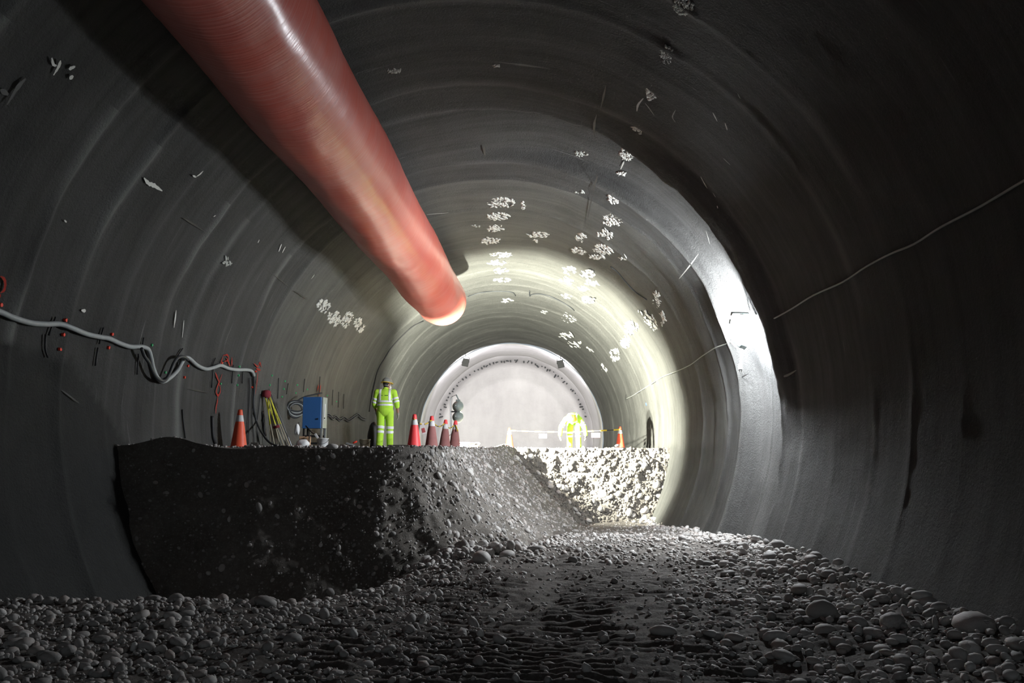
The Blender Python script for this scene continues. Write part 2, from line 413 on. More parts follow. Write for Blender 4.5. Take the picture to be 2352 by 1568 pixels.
# ------------------------------------------------------------------ ground heights
def wallx(zr, Y, side):
    t = np.sqrt(np.clip(1-((zr-CZ)/RZ)**2, .05, 1)); return CX+side*RX*t
def ground(x, Y):
    x, Y = np.broadcast_arrays(np.asarray(x, float), np.asarray(Y, float))
    z = -1.52+0*Y-.05*smooth(9, 14, Y)-.38*smooth(14, 23, Y)
    z = z-.62*smooth(7.9, 11.4, Y)*smooth(-.9, -3.0, x)*(1-smooth(13, 16, Y))
    z = z+.10*smooth(-1.5, -3.5, x)*(1-smooth(7.6, 9.5, Y))*(.6+.4*smooth(5.5, 7.4, Y))
    bank = smooth(1.3+.16*(Y-5), 4.2, x)*(1-smooth(13, 16, Y))
    z = z+.16*bank+.05*smooth(14, 20, Y)*smooth(3.2, 4.4, x)
    z = z+.05*fbm(x*.55, Y*.55, 1, 3)
    return z
def relief(x, Y):
    lane = smooth(-2.2, -1.4, x)*(1-smooth(1.9+.1*(Y-6), 3.0+.1*(Y-6), x))*(1-smooth(12.0, 13.5, Y))
    ph = Y+.10*vnoise(x*1.2, Y*.7, 6)+.05*np.abs(((x*1.15+.3) % 1.0)-.5)
    tr = np.sin(2*PI*ph/.165)
    tr = np.where(tr > 0, tr**.7 if False else np.sqrt(np.maximum(tr, 0)), -np.sqrt(np.maximum(-tr, 0)))
    msk = smooth(-.55, .15, fbm(x*1.6, Y*.5, 12, 3))
    z = .021*tr*lane*msk
    z = z+.024*fbm(x*3.1, Y*3.1, 21, 4)+.010*fbm(x*13, Y*13, 31, 3)
    return z
ys = [-3.0, 0, 2, 3]
while ys[-1] < 25.2: ys.append(ys[-1]+max(.022, .0042*ys[-1]))
ys = np.array(ys); us = np.linspace(0, 1, 330)
zz = np.array([float(ground(0, y)) for y in ys])
U, YY = np.meshgrid(us, ys, indexing='ij')
xl = wallx(-1.9, YY, -1)-.35; xr = wallx(zz[None], YY, 1)+.25
X = xl+(xr-xl)*U; Z = ground(X, YY)+relief(X, YY)+H
floor = mesh_np('floor', np.stack([X, YY, Z], -1).reshape(-1, 3), grid_faces(*X.shape)[:, ::-1], M['soil'])
tag(floor, 'dark compacted gravel floor with machine tracks across the foreground', 'floor', None, 'structure')

# ------------------------------------------------------------------ the uncut bench
TOP = .05
ctrl = [((-6.0, 11.5), (-5.7, 11.2), 1.6), ((-5.2, 11.7), (-5.0, 11.4), 1.8), ((-3.5, 12.1), (-3.4, 11.75), 2.0), ((-2.0, 12.7), (-1.9, 12.3), 2.0),
        ((-1.66, 12.92), (-1.45, 12.5), 2.0), ((-1.52, 13.2), (-.75, 12.85), 1.8), ((-1.44, 14.0), (-.15, 13.7), 1.5), ((-1.36, 16.0), (.30, 15.8), 1.25),
        ((-1.22, 18.5), (.80, 18.4), 1.15), ((-.98, 20.5), (1.15, 20.6), 1.1), ((-.64, 22.1), (1.35, 21.9), 1.1), ((-.42, 23.3), (1.6, 22.7), 1.2),
        ((.30, 24.0), (1.95, 23.2), 1.5), ((1.5, 24.3), (2.3, 23.5), 1.7), ((3.0, 24.3), (3.1, 23.6), 1.7), ((5.0, 24.25), (4.9, 23.6), 1.6)]
rim = np.array([c[0] for c in ctrl]); toe = np.array([c[1] for c in ctrl]); ex = np.array([c[2] for c in ctrl])
arc = np.concatenate([[0], np.cumsum(np.linalg.norm(np.diff(rim, axis=0), axis=1)+.35*np.linalg.norm(np.diff(toe, axis=0), axis=1))])
nu, nv = 560, 64
a = np.linspace(0, arc[-1], nu)
ip = lambda v: np.interp(a, arc, v)
sm_ = lambda v: np.convolve(np.pad(v, 9, 'edge'), np.hanning(19)/np.hanning(19).sum(), 'valid')
rx, ry, tx, ty, ee = [sm_(ip(v)) for v in (rim[:, 0], rim[:, 1], toe[:, 0], toe[:, 1], ex)]
V = np.linspace(0, 1, nv)[None]
tz = ground(tx, ty)-.12
topz = TOP+.16*np.exp(-((rx+5.05)/.42)**2)+.035*smooth(22.5, 24, ry)+.12*np.exp(-((ry-22.5)/.8)**2)*(rx < .2)+.025*fbm(rx*2.2, ry*2.2, 3, 3)
Bx = rx[:, None]+(tx-rx)[:, None]*V**ee[:, None]; By = ry[:, None]+(ty-ry)[:, None]*V**ee[:, None]; Bz = topz[:, None]+(tz-topz)[:, None]*V
P = np.stack([Bx, By, Bz+H], -1)
du = np.gradient(P, axis=0); dv = np.gradient(P, axis=1); nb = np.cross(dv, du); nb /= np.linalg.norm(nb, axis=-1, keepdims=True)+1e-9
back = smooth(23.3, 24.0, ry)[:, None]; frontw = (1-smooth(12.7, 13.3, ry))[:, None]
A = .05+.05*back+.03*(1-frontw)*(1-back)
disp = A*fbm(Bx*2.6, By*2.6, Bz*2.6, 5)+(.016+.03*back)*np.abs(fbm(Bx*9, By*9, Bz*9, 3))
disp = disp+.07*back*np.maximum(0, vnoise(Bx*4.2, By*4.2, Bz*4.2))
disp = disp*np.clip(.35+3*V, 0, 1)
P = P+nb*disp[..., None]
bench = mesh_np('earth_bench', P.reshape(-1, 3), grid_faces(nu, nv), M['bench'])
tag(bench, 'uncut bank of cemented river gravel with a steep face across the tunnel', 'earth bank', None, 'structure')
BP, BN = P, nb
# its level top, as a child
bm = bmesh.new(); step = 3
tgx, tgy = np.gradient(sm_(rx)), np.gradient(sm_(ry)); tl = np.hypot(tgx, tgy)+1e-9
inx, iny = sm_(sm_(rx-tgy/tl*.30)), sm_(sm_(ry+tgx/tl*.30))
outer = [bm.verts.new(tuple(P[i, 0])) for i in range(0, nu, step)]
inner = [bm.verts.new((inx[i], iny[i], H+TOP)) for i in range(0, nu, step)]
for i in range(len(outer)-1): bm.faces.new((outer[i], outer[i+1], inner[i+1], inner[i]))
vs = inner+[bm.verts.new((x, y, H+TOP)) for x, y in [(4.9, y) for y in (27, 32, 38, 44, 51)]+[(-6.4, y) for y in (51, 44, 36, 28, 20, 14)]]
es = [bm.edges.get((vs[i], vs[(i+1) % len(vs)])) or bm.edges.new((vs[i], vs[(i+1) % len(vs)])) for i in range(len(vs))]
bmesh.ops.triangle_fill(bm, use_beauty=True, edges=es, normal=(0, 0, 1))
top_o = bm_obj('bench_top', bm, M['bench'], bench)

# ------------------------------------------------------------------ stones
def ico(sub):
    b = bmesh.new(); bmesh.ops.create_icosphere(b, subdivisions=sub, radius=1)
    v = np.array([x.co[:] for x in b.verts]); f = np.array([[x.index for x in q.verts] for q in b.faces]); b.free(); return v, f
ICO = {1: ico(1), 2: ico(2), 3: ico(3)}
def rot_rand(n, flat=1.0):
    """random orientation that keeps the short axis near the given normal by `flat`"""
    qd = rng.normal(size=(n, 4)); qd[:, 1:3] *= (1-flat*.8); qd /= np.linalg.norm(qd, axis=1, keepdims=True)
    w_, x, y, z = qd.T
    return np.stack([np.stack([1-2*(y*y+z*z), 2*(x*y-z*w_), 2*(x*z+y*w_)], -1), np.stack([2*(x*y+z*w_), 1-2*(x*x+z*z), 2*(y*z-x*w_)], -1), np.stack([2*(x*z-y*w_), 2*(y*z+x*w_), 1-2*(x*x+y*y)], -1)], 1)
def stones(name, pos, size, parent, sub=1, nrm=None, kind='stuff', mat='stone', top=1.0):
    n = len(pos); v, f = ICO[sub]
    sc = np.stack([size*rng.uniform(.8, 1.35, n), size*rng.uniform(.65, 1.0, n), size*rng.uniform(.42, .75, n)], -1)
    R_ = rot_rand(n, .9)
    if nrm is not None:
        z = nrm/np.linalg.norm(nrm, axis=1, keepdims=True); x = np.cross(z, [.3, .2, .93]); x /= np.linalg.norm(x, axis=1, keepdims=True)+1e-9
        R_ = np.stack([x, np.cross(z, x), z], -1) @ R_
    vv = np.repeat(v[None], n, 0)*(1+.13*rng.normal(size=(n, len(v), 1)).clip(-1.6, 1.6)*(1 if sub == 1 else .45))
    vv = np.einsum('nij,nvj->nvi', R_, vv*sc[:, None])+pos[:, None]
    ff = (f[None]+(np.arange(n)*len(v))[:, None, None]).reshape(-1, 3)
    tone = np.repeat(top*rng.uniform(0, 1, n)**1.1, len(v))[:, None].repeat(3, 1)
    o = mesh_np(name, vv.reshape(-1, 3), ff, M[mat], parent, True, tone)
    o['kind'] = kind; return o
STONE_ME = []
for i in range(14):
    v, f = ICO[2]; vv = v*(1+.10*fbm(v[:, 0]*1.3+i*7, v[:, 1]*1.3, v[:, 2]*1.3, 2))[:, None]*np.array([1, random.uniform(.62, .85), random.uniform(.42, .62)])
    me = bpy.data.meshes.new('cobble'); me.from_pydata(vv.tolist(), [], f.tolist()); me.materials.append(M['cobble'])
    me.polygons.foreach_set('use_smooth', [True]*len(me.polygons)); STONE_ME.append(me)
def cobble(pos, size, parent, nrm=None, name='cobble'):
    o = bpy.data.objects.new(name, random.choice(STONE_ME)); C.objects.link(o)
    if parent is not None: o.parent = parent
    R_ = Matrix.Rotation(random.uniform(0, 2*PI), 4, 'Z') @ Matrix.Rotation(random.uniform(-.35, .35), 4, 'X')
    if nrm is not None: R_ = Vector(nrm).to_track_quat('Z', 'Y').to_matrix().to_4x4() @ R_
    s = size*random.uniform(.9, 1.15)
    o.matrix_world = Matrix.Translation(Vector(pos)) @ R_ @ Matrix.Diagonal((s, s*random.uniform(.9, 1.1), s*random.uniform(.85, 1.15), 1))
    return o
def gpos(x, y, lift):
    x = np.asarray(x, float); y = np.asarray(y, float)
    return np.stack([x, y, ground(x, y)+relief(x, y)+H+lift], -1)
def benchY(x): return np.interp(x, [-6, -5.2, -3.5, -1.9, -1.45, -.75, -.15, .3], [11.2, 11.4, 11.75, 12.3, 12.5, 12.85, 13.7, 15.8])
# right bank of large cobbles
n = 2400; Y = rng.uniform(4.2, 13.5, n)**1.0; x = rng.uniform(1.0, 4.75, n)
keep = (x > 1.35+.20*(Y-4.5)+.35*rng.normal(size=n)) & (x < wallx(-1.4, Y, 1)-.04) & (rng.uniform(size=n) < np.interp(Y, [4, 9, 13.5], [1, .8, .5]))
x, Y = x[keep], Y[keep]; sz = np.clip(rng.lognormal(-3.15, .42, len(x)), .02, .14)
order = np.argsort(-sz/Y*1.0)
big = order[:210]; rest = order[210:]
pile = smooth(2.2, 4.2, x)*.10*rng.uniform(0, 1, len(x))
pb = gpos(x, Y, sz*.22+pile)
for i in big: cobble(pb[i], sz[i], floor)
stones('bank_cobbles', pb[rest], sz[rest], floor, 2)
n = 3800; Y = rng.uniform(4.2, 13, n); x = 1.2+.2*(Y-4.5)+rng.uniform(-.6, 3.4, n); k = x < wallx(-1.4, Y, 1)-.02; x, Y = x[k], Y[k]
stones('bank_pebbles', gpos(x, Y, .0), np.clip(rng.lognormal(-3.7, .35, len(x)), .012, .05), floor, 1)
# left field of cobbles and pebbles
n = 5200; Y = 4.6+6.9*rng.uniform(0, 1, n)**1.15; x = rng.uniform(-5.2, -.2, n)
k = (rng.uniform(size=n) < np.interp(x, [-3.2, -2.2, -.4], [1, .75, .12])) & (x > wallx(-1.5, Y, -1)+.03) & (Y < benchY(x)-.05); x, Y = x[k], Y[k]
sz = np.clip(rng.lognormal(-3.62, .40, len(x)), .012, .11); order = np.argsort(-sz/Y); pb = gpos(x, Y, sz*.25)
for i in order[:80]: cobble(pb[i], sz[i], floor)
stones('left_cobbles', pb[order[80:]], sz[order[80:]], floor, 2)
n = 6500; Y = 4.6+7*rng.uniform(0, 1, n)**1.2; x = rng.uniform(-5.2, -.4, n); k = (x > wallx(-1.5, Y, -1)+.02) & (Y < benchY(x)); x, Y = x[k], Y[k]
stones('left_pebbles', gpos(x, Y, .0), np.clip(rng.lognormal(-4.1, .35, len(x)), .008, .035), floor, 1)
# scattered over the tracked middle and on to the back
n = 5200; Y = 4.5+18.5*rng.uniform(0, 1, n)**1.35; x = rng.uniform(-1.2, 3.9, n); k = x > np.interp(Y, [12, 13, 15, 18, 21, 24], [-9, -.6, .3, .9, 1.3, 1.6]); x, Y = x[k], Y[k]
sz = np.clip(rng.lognormal(-3.95, .45, len(x)), .010, .09); stones('floor_pebbles', gpos(x, Y, sz*.1), sz, floor, 1)
n = 2600; Y = rng.uniform(11.5, 17, n); x = rng.uniform(-1.3, 3.9, n); k = x > np.interp(Y, [12.4, 13, 15, 17], [-9, -.5, .2, .6]); x, Y = x[k], Y[k]
sz = np.clip(rng.lognormal(-3.65, .45, len(x)), .012, .09); stones('middle_stones', gpos(x, Y, sz*.15), sz, floor, 1)
# rubble along the right toe further back
n = 900; Y = rng.uniform(12, 23.6, n); x = wallx(-1.6, Y, 1)-np.abs(rng.normal(0, .28, n)); sz = np.clip(rng.lognormal(-3.4, .4, n), .015, .10)
stones('toe_rubble', gpos(x, Y, sz*.3), sz, floor, 1)

# stones bedded in the bench
def on_bench(u0, u1, n, v0=.02, v1=.98):
    i = (rng.uniform(u0, u1, n)*(nu-1)).astype(int); j = (rng.uniform(v0, v1, n)*(nv-1)).astype(int)
    return BP[i, j], BN[i, j]
uF = float(np.interp(-1.62, rx[:200], np.arange(200)))/(nu-1)          # the corner
uB = float(np.argmax(ry > 23.2))/(nu-1)                                # start of the back face
for u0, u1, n, mu, sg, mx, nbig in ((0.02, uF, 1900, -4.0, .42, .11, 90), (uF, uB, 3900, -3.62, .45, .13, 110), (uB, .995, 2400, -3.25, .42, .16, 80)):
    p, nn = on_bench(u0, u1, n)
    if u0 < uF: kp = rng.uniform(size=n) < np.interp(p[:, 0], [-5.2, -3.6, -2.6], [.18, .4, 1]); p, nn = p[kp], nn[kp]; n = len(p)
    sz = np.clip(rng.lognormal(mu, sg, n), .012, mx); order = np.argsort(-sz)
    p = p+nn*(sz*(.12 if u0 > uF else -.08))[:, None]
    for i in order[:nbig]: cobble(p[i], sz[i], bench, nn[i])
    stones('bench_pebbles', p[order[nbig:]], sz[order[nbig:]], bench, 1, nn[order[nbig:]], top=.35 if u0 < uF else .8, mat='bench' if u0 == uB else 'stone')
n = 900; i = (rng.uniform(.01, .99, n)*(nu-1)).astype(int); t = rng.uniform(-.05, 1.3, n)[:, None]; p = BP[i, 0]*(1-t)+np.stack([inx[i], iny[i], np.full(n, H+TOP)], -1)*t; p[:, 2] = np.maximum(p[:, 2], H+TOP)
sz = np.clip(rng.lognormal(-3.95, .4, n), .010, .055); p[:, 2] += sz*.25; stones('rim_pebbles', p, sz, bench, 1)
n = 1500; Y = rng.uniform(12.6, 30, n); x = rng.uniform(-5.6, -1.3, n); stones('top_pebbles', np.stack([x, Y, np.full(n, H+TOP)], -1), np.clip(rng.lognormal(-3.9, .4, n), .01, .05), bench, 1)
# talus at the corner
n = 1300; t = rng.uniform(0, 1, n); x = -1.5+1.5*t+rng.normal(0, .12, n); Y = np.interp(x, [-1.6, -.7, 0], [12.45, 12.75, 13.5])-np.abs(rng.normal(0, .22, n)); sz = np.clip(rng.lognormal(-3.35, .45, n), .015, .12)
stones('corner_talus', gpos(x, Y, sz*.35+.10*rng.uniform(0, 1, n)*(np.abs(x+.7) < .6)), sz, floor, 2)
# single boulders that stand out
for px, py, r, lab in ((690, 1378, .17, 'large rounded boulder at the foot of the dark bank, left of the middle'), (608, 1392, .14, 'flat pale boulder lying in front of the dark bank, left of the larger boulder'),
                       (938, 1306, .18, 'long pale boulder lying just left of the bank corner'), (1038, 1277, .19, 'grey rounded boulder at the foot of the lit bank corner'),
                       (1106, 1290, .19, 'elongated boulder against the foot of the lit slope'), (1165, 1280, .16, 'boulder with a flat dark top, outermost at the foot of the lit slope'),
                       (758, 1372, .10, 'small white stone on the ground near the dark bank'), (1522, 1458, .11, 'single pale stone lying in the tracked middle of the floor'),
                       (1792, 1492, .085, 'pale stone right of the tracks near the cobble bank'), (2238, 1448, .17, 'largest rounded boulder on the cobble bank by the right wall'),
                       (2050, 1440, .15, 'long flat boulder in the middle of the cobble bank'), (972, 1522, .07, 'small pale stone at the bottom edge of the picture')):
    d = ray(px, py); t = 5.0
    while t < 30 and d[2]*t > float(ground(d[0]*t, d[1]*t)): t += .02
    o = cobble((d[0]*t, d[1]*t, float(ground(d[0]*t, d[1]*t))+H+r*.25), r, None, name='boulder'); tag(o, lab, 'stone')
o = cobble(at(763, 1028, 12.3)+Vector((0, 0, .02)), .085, None, name='boulder'); tag(o, 'pale egg shaped stone on the rim of the bank below the yellow rods', 'stone')
o = cobble(at(1418, 1023, 24.25), .09, None, name='boulder'); tag(o, 'round stone on the rim in front of the right hand far cone', 'stone')
#--PART2--
# ------------------------------------------------------------------ red ventilation duct
ZB = H+TOP
DR = .75
def duct_c(Y): return Vector((-2.98+.0275*(Y-8.1), Y, H+4.62-.0095*(Y-8.1)+.03*math.sin(Y*1.1)))
yy = np.concatenate([np.linspace(-2, 24.2, 330), np.linspace(24.25, 24.8, 8)]); th = np.linspace(0, 2*PI, 73)
TH, YY = np.meshgrid(th, yy, indexing='ij')
cx_ = -2.98+.0275*(YY-8.1); cz_ = H+4.62-.0095*(YY-8.1)+.03*np.sin(YY*1.1)
ct, st = np.cos(TH), np.sin(TH)
wr = .010*fbm(ct*3, st*3, YY*1.1, 3)+.0035*vnoise(ct*2.2, st*2.2, YY*13)*smooth(-.4, .5, vnoise(ct*1.3, st*1.3, YY*.8))
rr = DR+wr-.05*smooth(24.55, 24.8, YY)
duct = thing('ventilation_duct', 'long dull red round fabric ventilation duct hanging under the crown', 'duct')
mesh_np('duct_tube', np.stack([cx_+rr*st, YY, cz_+rr*ct], -1).reshape(-1, 3), grid_faces(*TH.shape), M['duct'], duct, True, None, np.stack([TH*DR, YY], -1).reshape(-1, 2))
c = duct_c(24.8); bm = bmesh.new(); add_tube(bm, [c+Vector((.705*math.sin(t), 0, .705*math.cos(t))) for t in np.linspace(0, 2*PI, 49)], .012, 6); bm_obj('end_hem', bm, M['duct'], duct, True)
bm = bmesh.new(); add_tube(bm, [duct_c(y)+Vector((0, 0, DR+.01)) for y in np.linspace(-1.5, 24.5, 40)], .018, 6); bm_obj('carrier_rope', bm, M['darksteel'], duct, True)
for y in np.arange(1, 24.8, 2.6):
    p = duct_c(y)+Vector((0, 0, DR)); z = H+CZ+RZ*math.sqrt(max(0, 1-((p.x-CX)/RX)**2))+.05
    tube_obj('hanger_wire', [p, (p.x, p.y, z)], .006, M['darksteel'], duct, 5)

# ------------------------------------------------------------------ lamps
def wall_lamp():
    r = thing('floodlight', 'dazzling white floodlight fixed high on the right wall', 'lamp', L1)
    for hp, hd in zip(HEADS, (L1_DIR, L1_UP)):
        Rm = hd.to_track_quat('-Z', 'Y').to_matrix()
        bm = bmesh.new(); add_box(bm, hp+Rm @ Vector((0, 0, .01)), (.34, .24, .09), Rm); hs_ = bm_obj('lamp_head', bm, M['lampgrey'], r, False, .015)
        bm = bmesh.new(); add_box(bm, hp+Rm @ Vector((0, 0, -.045)), (.30, .20, .03), Rm); bm_obj('lit_glass', bm, M['lamp_white'], hs_, False, .008)
    bm = bmesh.new(); add_tube(bm, [HEADS[0], (.10, .16, -.1), (.12, .18, .05), HEADS[1]], .014, 6); add_tube(bm, [(.12, .18, 0), (.62, .25, .05)], .014, 6); add_tube(bm, [(.12, .18, .0), GLOBE+Vector((0, 0, .28))], .012, 6); bm_obj('bracket', bm, M['steel'], r, True)
    # frosted lamp globe in a guard cage, on the room side of the housing
    bm = bmesh.new(); bmesh.ops.create_uvsphere(bm, u_segments=24, v_segments=16, radius=1, matrix=Matrix.Translation(GLOBE) @ Matrix.Diagonal((.15, .15, .21, 1))); bm_obj('frosted_globe', bm, M['lamp_globe'], r, True)
    for a in range(6):
        c_, s_ = math.cos(a*PI/3), math.sin(a*PI/3); tube_obj('guard_wire', [GLOBE+Vector((.165*math.sin(t)*c_, .165*math.sin(t)*s_, .23*math.cos(t))) for t in np.linspace(0, PI, 13)], .004, M['steel'], r, 5)
    bm = bmesh.new(); add_lathe(bm, [(.002, .29), (.05, .285), (.07, .24), (.075, .20), (.002, .198)], 16, Matrix.Translation(GLOBE)); bm_obj('lamp_cap', bm, M['white'], r, True)
    bm = bmesh.new(); vv = [(.44*math.cos(t), .44*math.sin(t)) for t in np.linspace(PI, 2*PI, 17)]+[(.44, .03), (-.44, .03)]
    lo_ = [bm.verts.new(GLOBE+Vector((x, y, .203))) for x, y in vv]; hi_ = [bm.verts.new(GLOBE+Vector((x, y, .207))) for x, y in vv]
    bm.faces.new(lo_[::-1]); bm.faces.new(hi_)
    for k in range(len(vv)): bm.faces.new((lo_[k], lo_[(k+1) % len(vv)], hi_[(k+1) % len(vv)], hi_[k]))
    bm_obj('globe_blocker', bm, M['white'], r)  # added half disc keeping the globe's light off the near ceiling
    # short white lead with a plug hanging below
    pts = [Vector((-.02, .0, -.16)), Vector((-.03, 0, -.35)), Vector((-.05, .0, -.52)), Vector((-.06, 0, -.66))]
    tube_obj('lead', smooth_pts(pts), .012, M['white'], r)
    bm = bmesh.new(); add_box(bm, (-.065, 0, -.70), (.07, .05, .11)); add_tube(bm, [(-.08, 0, -.75), (-.10, 0, -.80)], .01, 6); add_tube(bm, [(-.05, 0, -.75), (-.03, 0, -.80)], .01, 6); bm_obj('plug', bm, M['white'], r, False, .01)
wall_lamp()
def stand_lamp():
    base = Vector((L2.x, L2.y, ZB)); h = L2.z-ZB
    r = thing('stand_floodlight', 'twin round floodlight on a thin stand behind the row of cones', 'lamp', base)
    q = L2_DIR.copy(); Rz = q.to_track_quat('Z', 'Y').to_matrix().to_4x4()
    for dz in (-.13, .15):
        bm = bmesh.new(); T = Matrix.Translation(Vector((0, 0, h+dz))) @ Rz
        prof = [(.012, -.15), (.05, -.148), (.085, -.12), (.125, -.06), (.150, 0.0), (.156, .025), (.148, .027), (.140, 0.0), (.115, -.055), (.075, -.110), (.012, -.135)]
        add_lathe(bm, prof, 24, T); sh = bm_obj('reflector', bm, M['lampgrey'], r, True)
        bm = bmesh.new(); bmesh.ops.create_uvsphere(bm, u_segments=12, v_segments=8, radius=.02, matrix=T @ Matrix.Translation((0, 0, -.028))); bm_obj('bulb', bm, M['lamp_warm'], sh, True)
    bm = bmesh.new(); px = -.16
    add_tube(bm, smooth_pts([(px, -.02, .32), (px-.02, -.02, .7), (px-.03, -.02, h+.30), (px+.02, -.02, h+.40), (px+.13, -.02, h+.46)]), .013, 6); bm_obj('pole', bm, M['steel'], r, True)
    bm = bmesh.new(); add_tube(bm, smooth_pts([(px+.12, -.02, h+.46), (-.01, -.02, h+.40), (.03, -.0, h+.31)]), .02, 6); add_box(bm, (.01, .01, h+.30), (.12, .10, .06)); bm_obj('handle', bm, M['lampgrey'], r, False, .01)
    bm = bmesh.new(); add_box(bm, (-.09, -.02, h+.01), (.16, .04, .04)); bm_obj('clamp', bm, M['darksteel'], r, False, .005)
    bm = bmesh.new(); a0 = Vector((-.158, .04, h)); a1 = Vector((-.214, .64, h)); d = a1-a0; add_box(bm, (a0+a1)/2+Vector((0, 0, .01)), (d.length, .008, .86), d.to_track_quat('X', 'Z').to_matrix()); bm_obj('spill_blocker', bm, M['black'], r)  # added plate that blocks the lamp's spill to the left
    for a in (100, 215, 335):
        tube_obj('leg', [(px, -.02, .40), (px+.42*math.cos(D(a)), -.02+.42*math.sin(D(a)), .01)], .012, M['steel'], r, 6)
stand_lamp()
for i, (p, lab) in enumerate(zip(L3, ('black box floodlight under the white ring, left of the crown', 'black box floodlight under the white ring, right of the crown'))):
    r = thing('crown_floodlight', lab, 'lamp', p, 0, 'floodlights under the white ring')
    t = .20 if i == 0 else -.22; Rm = Matrix.Rotation(t, 3, 'Y')
    bm = bmesh.new(); add_box(bm, (0, 0, 0), (.34, .16, .40), Rm)
    for k in range(5): add_box(bm, Rm @ Vector((0, -.09, -.15+.075*k)), (.30, .03, .018), Rm)
    bm_obj('housing', bm, M['darksteel'], r, False, .012)
    bm = bmesh.new(); add_box(bm, (0, .09, 0), (.29, .02, .34), Rm); bm_obj('lit_glass', bm, M['lamp_face'], r)
    wz = H+CZ+(RZ-.1)*math.sqrt(max(0, 1-((p.x-CX)/(RX-.1))**2))-p.z
    bm = bmesh.new(); add_tube(bm, [(-.19, 0, 0), (-.19, 0, .27), (.19, 0, .27), (.19, 0, 0)], .014, 6); add_tube(bm, [(0, 0, .27), (0, 0, max(.4, wz+.05))], .016, 6); bm_obj('bracket', bm, M['darksteel'], r, True)

# ------------------------------------------------------------------ cones
def cone(matb, label, loc, group=None, tip=None, lean=0):
    r = thing('traffic_cone', label, 'cone', loc, 0, group)
    if lean: r.rotation_euler = (0, lean, 0)
    bm = bmesh.new(); b = .36
    vs = add_box(bm, (0, 0, .018), (b, b, .036))
    base = bm_obj('base', bm, M[matb], r, False, .012)
    bm = bmesh.new(); add_lathe(bm, [(.150, .034), (.146, .05), (.092, .42), (.075, .50)], 28); bm_obj('body', bm, M[matb], r, True)
    bm = bmesh.new(); add_lathe(bm, [(.0755, .50), (.0775, .505), (.057, .615), (.0545, .62)], 28); bm_obj('reflective_collar', bm, M['conecollar'], r, True)
    bm = bmesh.new(); add_lathe(bm, [(.0555, .62), (.043, .70), (.036, .725), (.026, .73), (.024, .70)], 28); bm_obj('tip', bm, M[tip or matb], r, True)
    return r
def onb(px, Y): p = at(px, 1030, Y); return Vector((p.x, Y, ZB-.004))
cone('orange', 'single orange cone standing by the left wall', onb(548, 15.6))
CN = []
for px, Y, mt, lab, tip in ((951, 17.7, 'red', 'bright red cone, first and cleanest of the roped row', None), (991, 18.6, 'dusty', 'dusty cone with a bright white collar, second in the roped row', 'red'),
                            (1021, 20.8, 'dusty', 'grey dusty cone, third in the roped row', 'red'), (1044, 22.3-.9, 'dusty', 'brown dusty cone at the far end of the roped row, before the lamp stand', 'red')):
    p = onb(px, Y); CN.append(p); cone(mt, lab, p, 'roped row of cones on the bank', tip, .03 if Y > 20 else 0)
rp = []
for a, b in zip(CN, CN[1:]):
    for k in range(5):
        t = k/5; q = a.lerp(b, t)+Vector((0, -.078, .625)); q.z -= .10*math.sin(PI*t); rp.append(q)
rp += [CN[-1]+Vector((.03, -.085, .60)), CN[-1]+Vector((.09, -.14, .45))]
rope = thing('cone_rope', 'pale twisted yellow and black tape strung along the row of cones', 'rope')
P_ = smooth_pts(rp, 4)
for i in range(0, len(P_)-2, 2):
    tube_obj('tape_length', P_[i:i+3], .014, M['tapeyellow'] if (i//2+1) % 3 else M['black'], rope, 6)
q = CN[0].lerp(CN[1], .45)+Vector((0, -.10, .54))
bm = bmesh.new(); vs = add_box(bm, (0, 0, -.11), (.09, .006, .24)); 
tg = bm_obj('hanging_tag', bm, M['white'], None, False); tg.location = q; tg.rotation_euler = (0, -.25, 0); tag(tg, 'small white and pink tag hanging from the tape between cones', 'tag')
bm = bmesh.new(); add_box(bm, (0, -.004, -.15), (.07, .004, .10)); bm_obj('print', bm, M['signpink'], tg)
f1, f2 = onb(1170, 28.0), onb(1425, 27.0)
f2 = Vector((f2.x, 27.0, ZB+.0))
cone('orange', 'sunlit looking pale orange cone at the left end of the far tape'.replace('sunlit looking ', 'brightly lit '), f1, 'far pair of cones')
cone('orange', 'dull orange cone beside the right wall at the end of the far tape', f2, 'far pair of cones')
bar = thing('barrier_tape', 'yellow and black striped tape strung between the two far cones', 'tape')
n = 17
for i in range(n):
    a, b = [f1.lerp(f2, t)+Vector((0, -.075, .63-.06*math.sin(PI*t))) for t in (i/n, (i+1)/n)]
    bm = bmesh.new(); d = b-a; Rm = d.to_track_quat('X', 'Z').to_matrix(); add_box(bm, (a+b)/2, (d.length, .008, .045 if i % 2 == 0 else .028), Rm); bm_obj('tape_stripe', bm, M['tapeyellow'] if i % 2 == 0 else M['black'], bar)
for px, lab, wsc, kind in ((1249, 'blank white sign hanging from the far tape', .27, 0), (1370, 'white sign with a pale red band hanging from the far tape', .29, 1)):
    t = (px-1170)/(1425-1170); c = f1.lerp(f2, t)+Vector((0, -.095, .55-.06*math.sin(PI*t)-.06))
    bm = bmesh.new(); add_box(bm, (0, 0, 0), (wsc, .008, .15)); s_ = bm_obj('warning_sign', bm, M['signwhite'], None, False, .002); s_.location = c; tag(s_, lab, 'sign')
    
    for x in (-.1, .1): tube_obj('tie', [(x, 0, .07), (x, .03, .12)], .004, M['black'], s_, 5)
    if kind:
        bm = bmesh.new(); add_box(bm, (0, -.006, -.05), (wsc-.01, .004, .05)); bm_obj('red_band', bm, M['signpink'], s_)
        bm = bmesh.new(); add_box(bm, (.07, -.006, .025), (.08, .004, .035)); bm_obj('blue_print', bm, M['signblue'], s_)
        bm = bmesh.new(); add_box(bm, (-.06, -.006, .03), (.04, .004, .03)); bm_obj('red_print', bm, M['signpink'], s_)

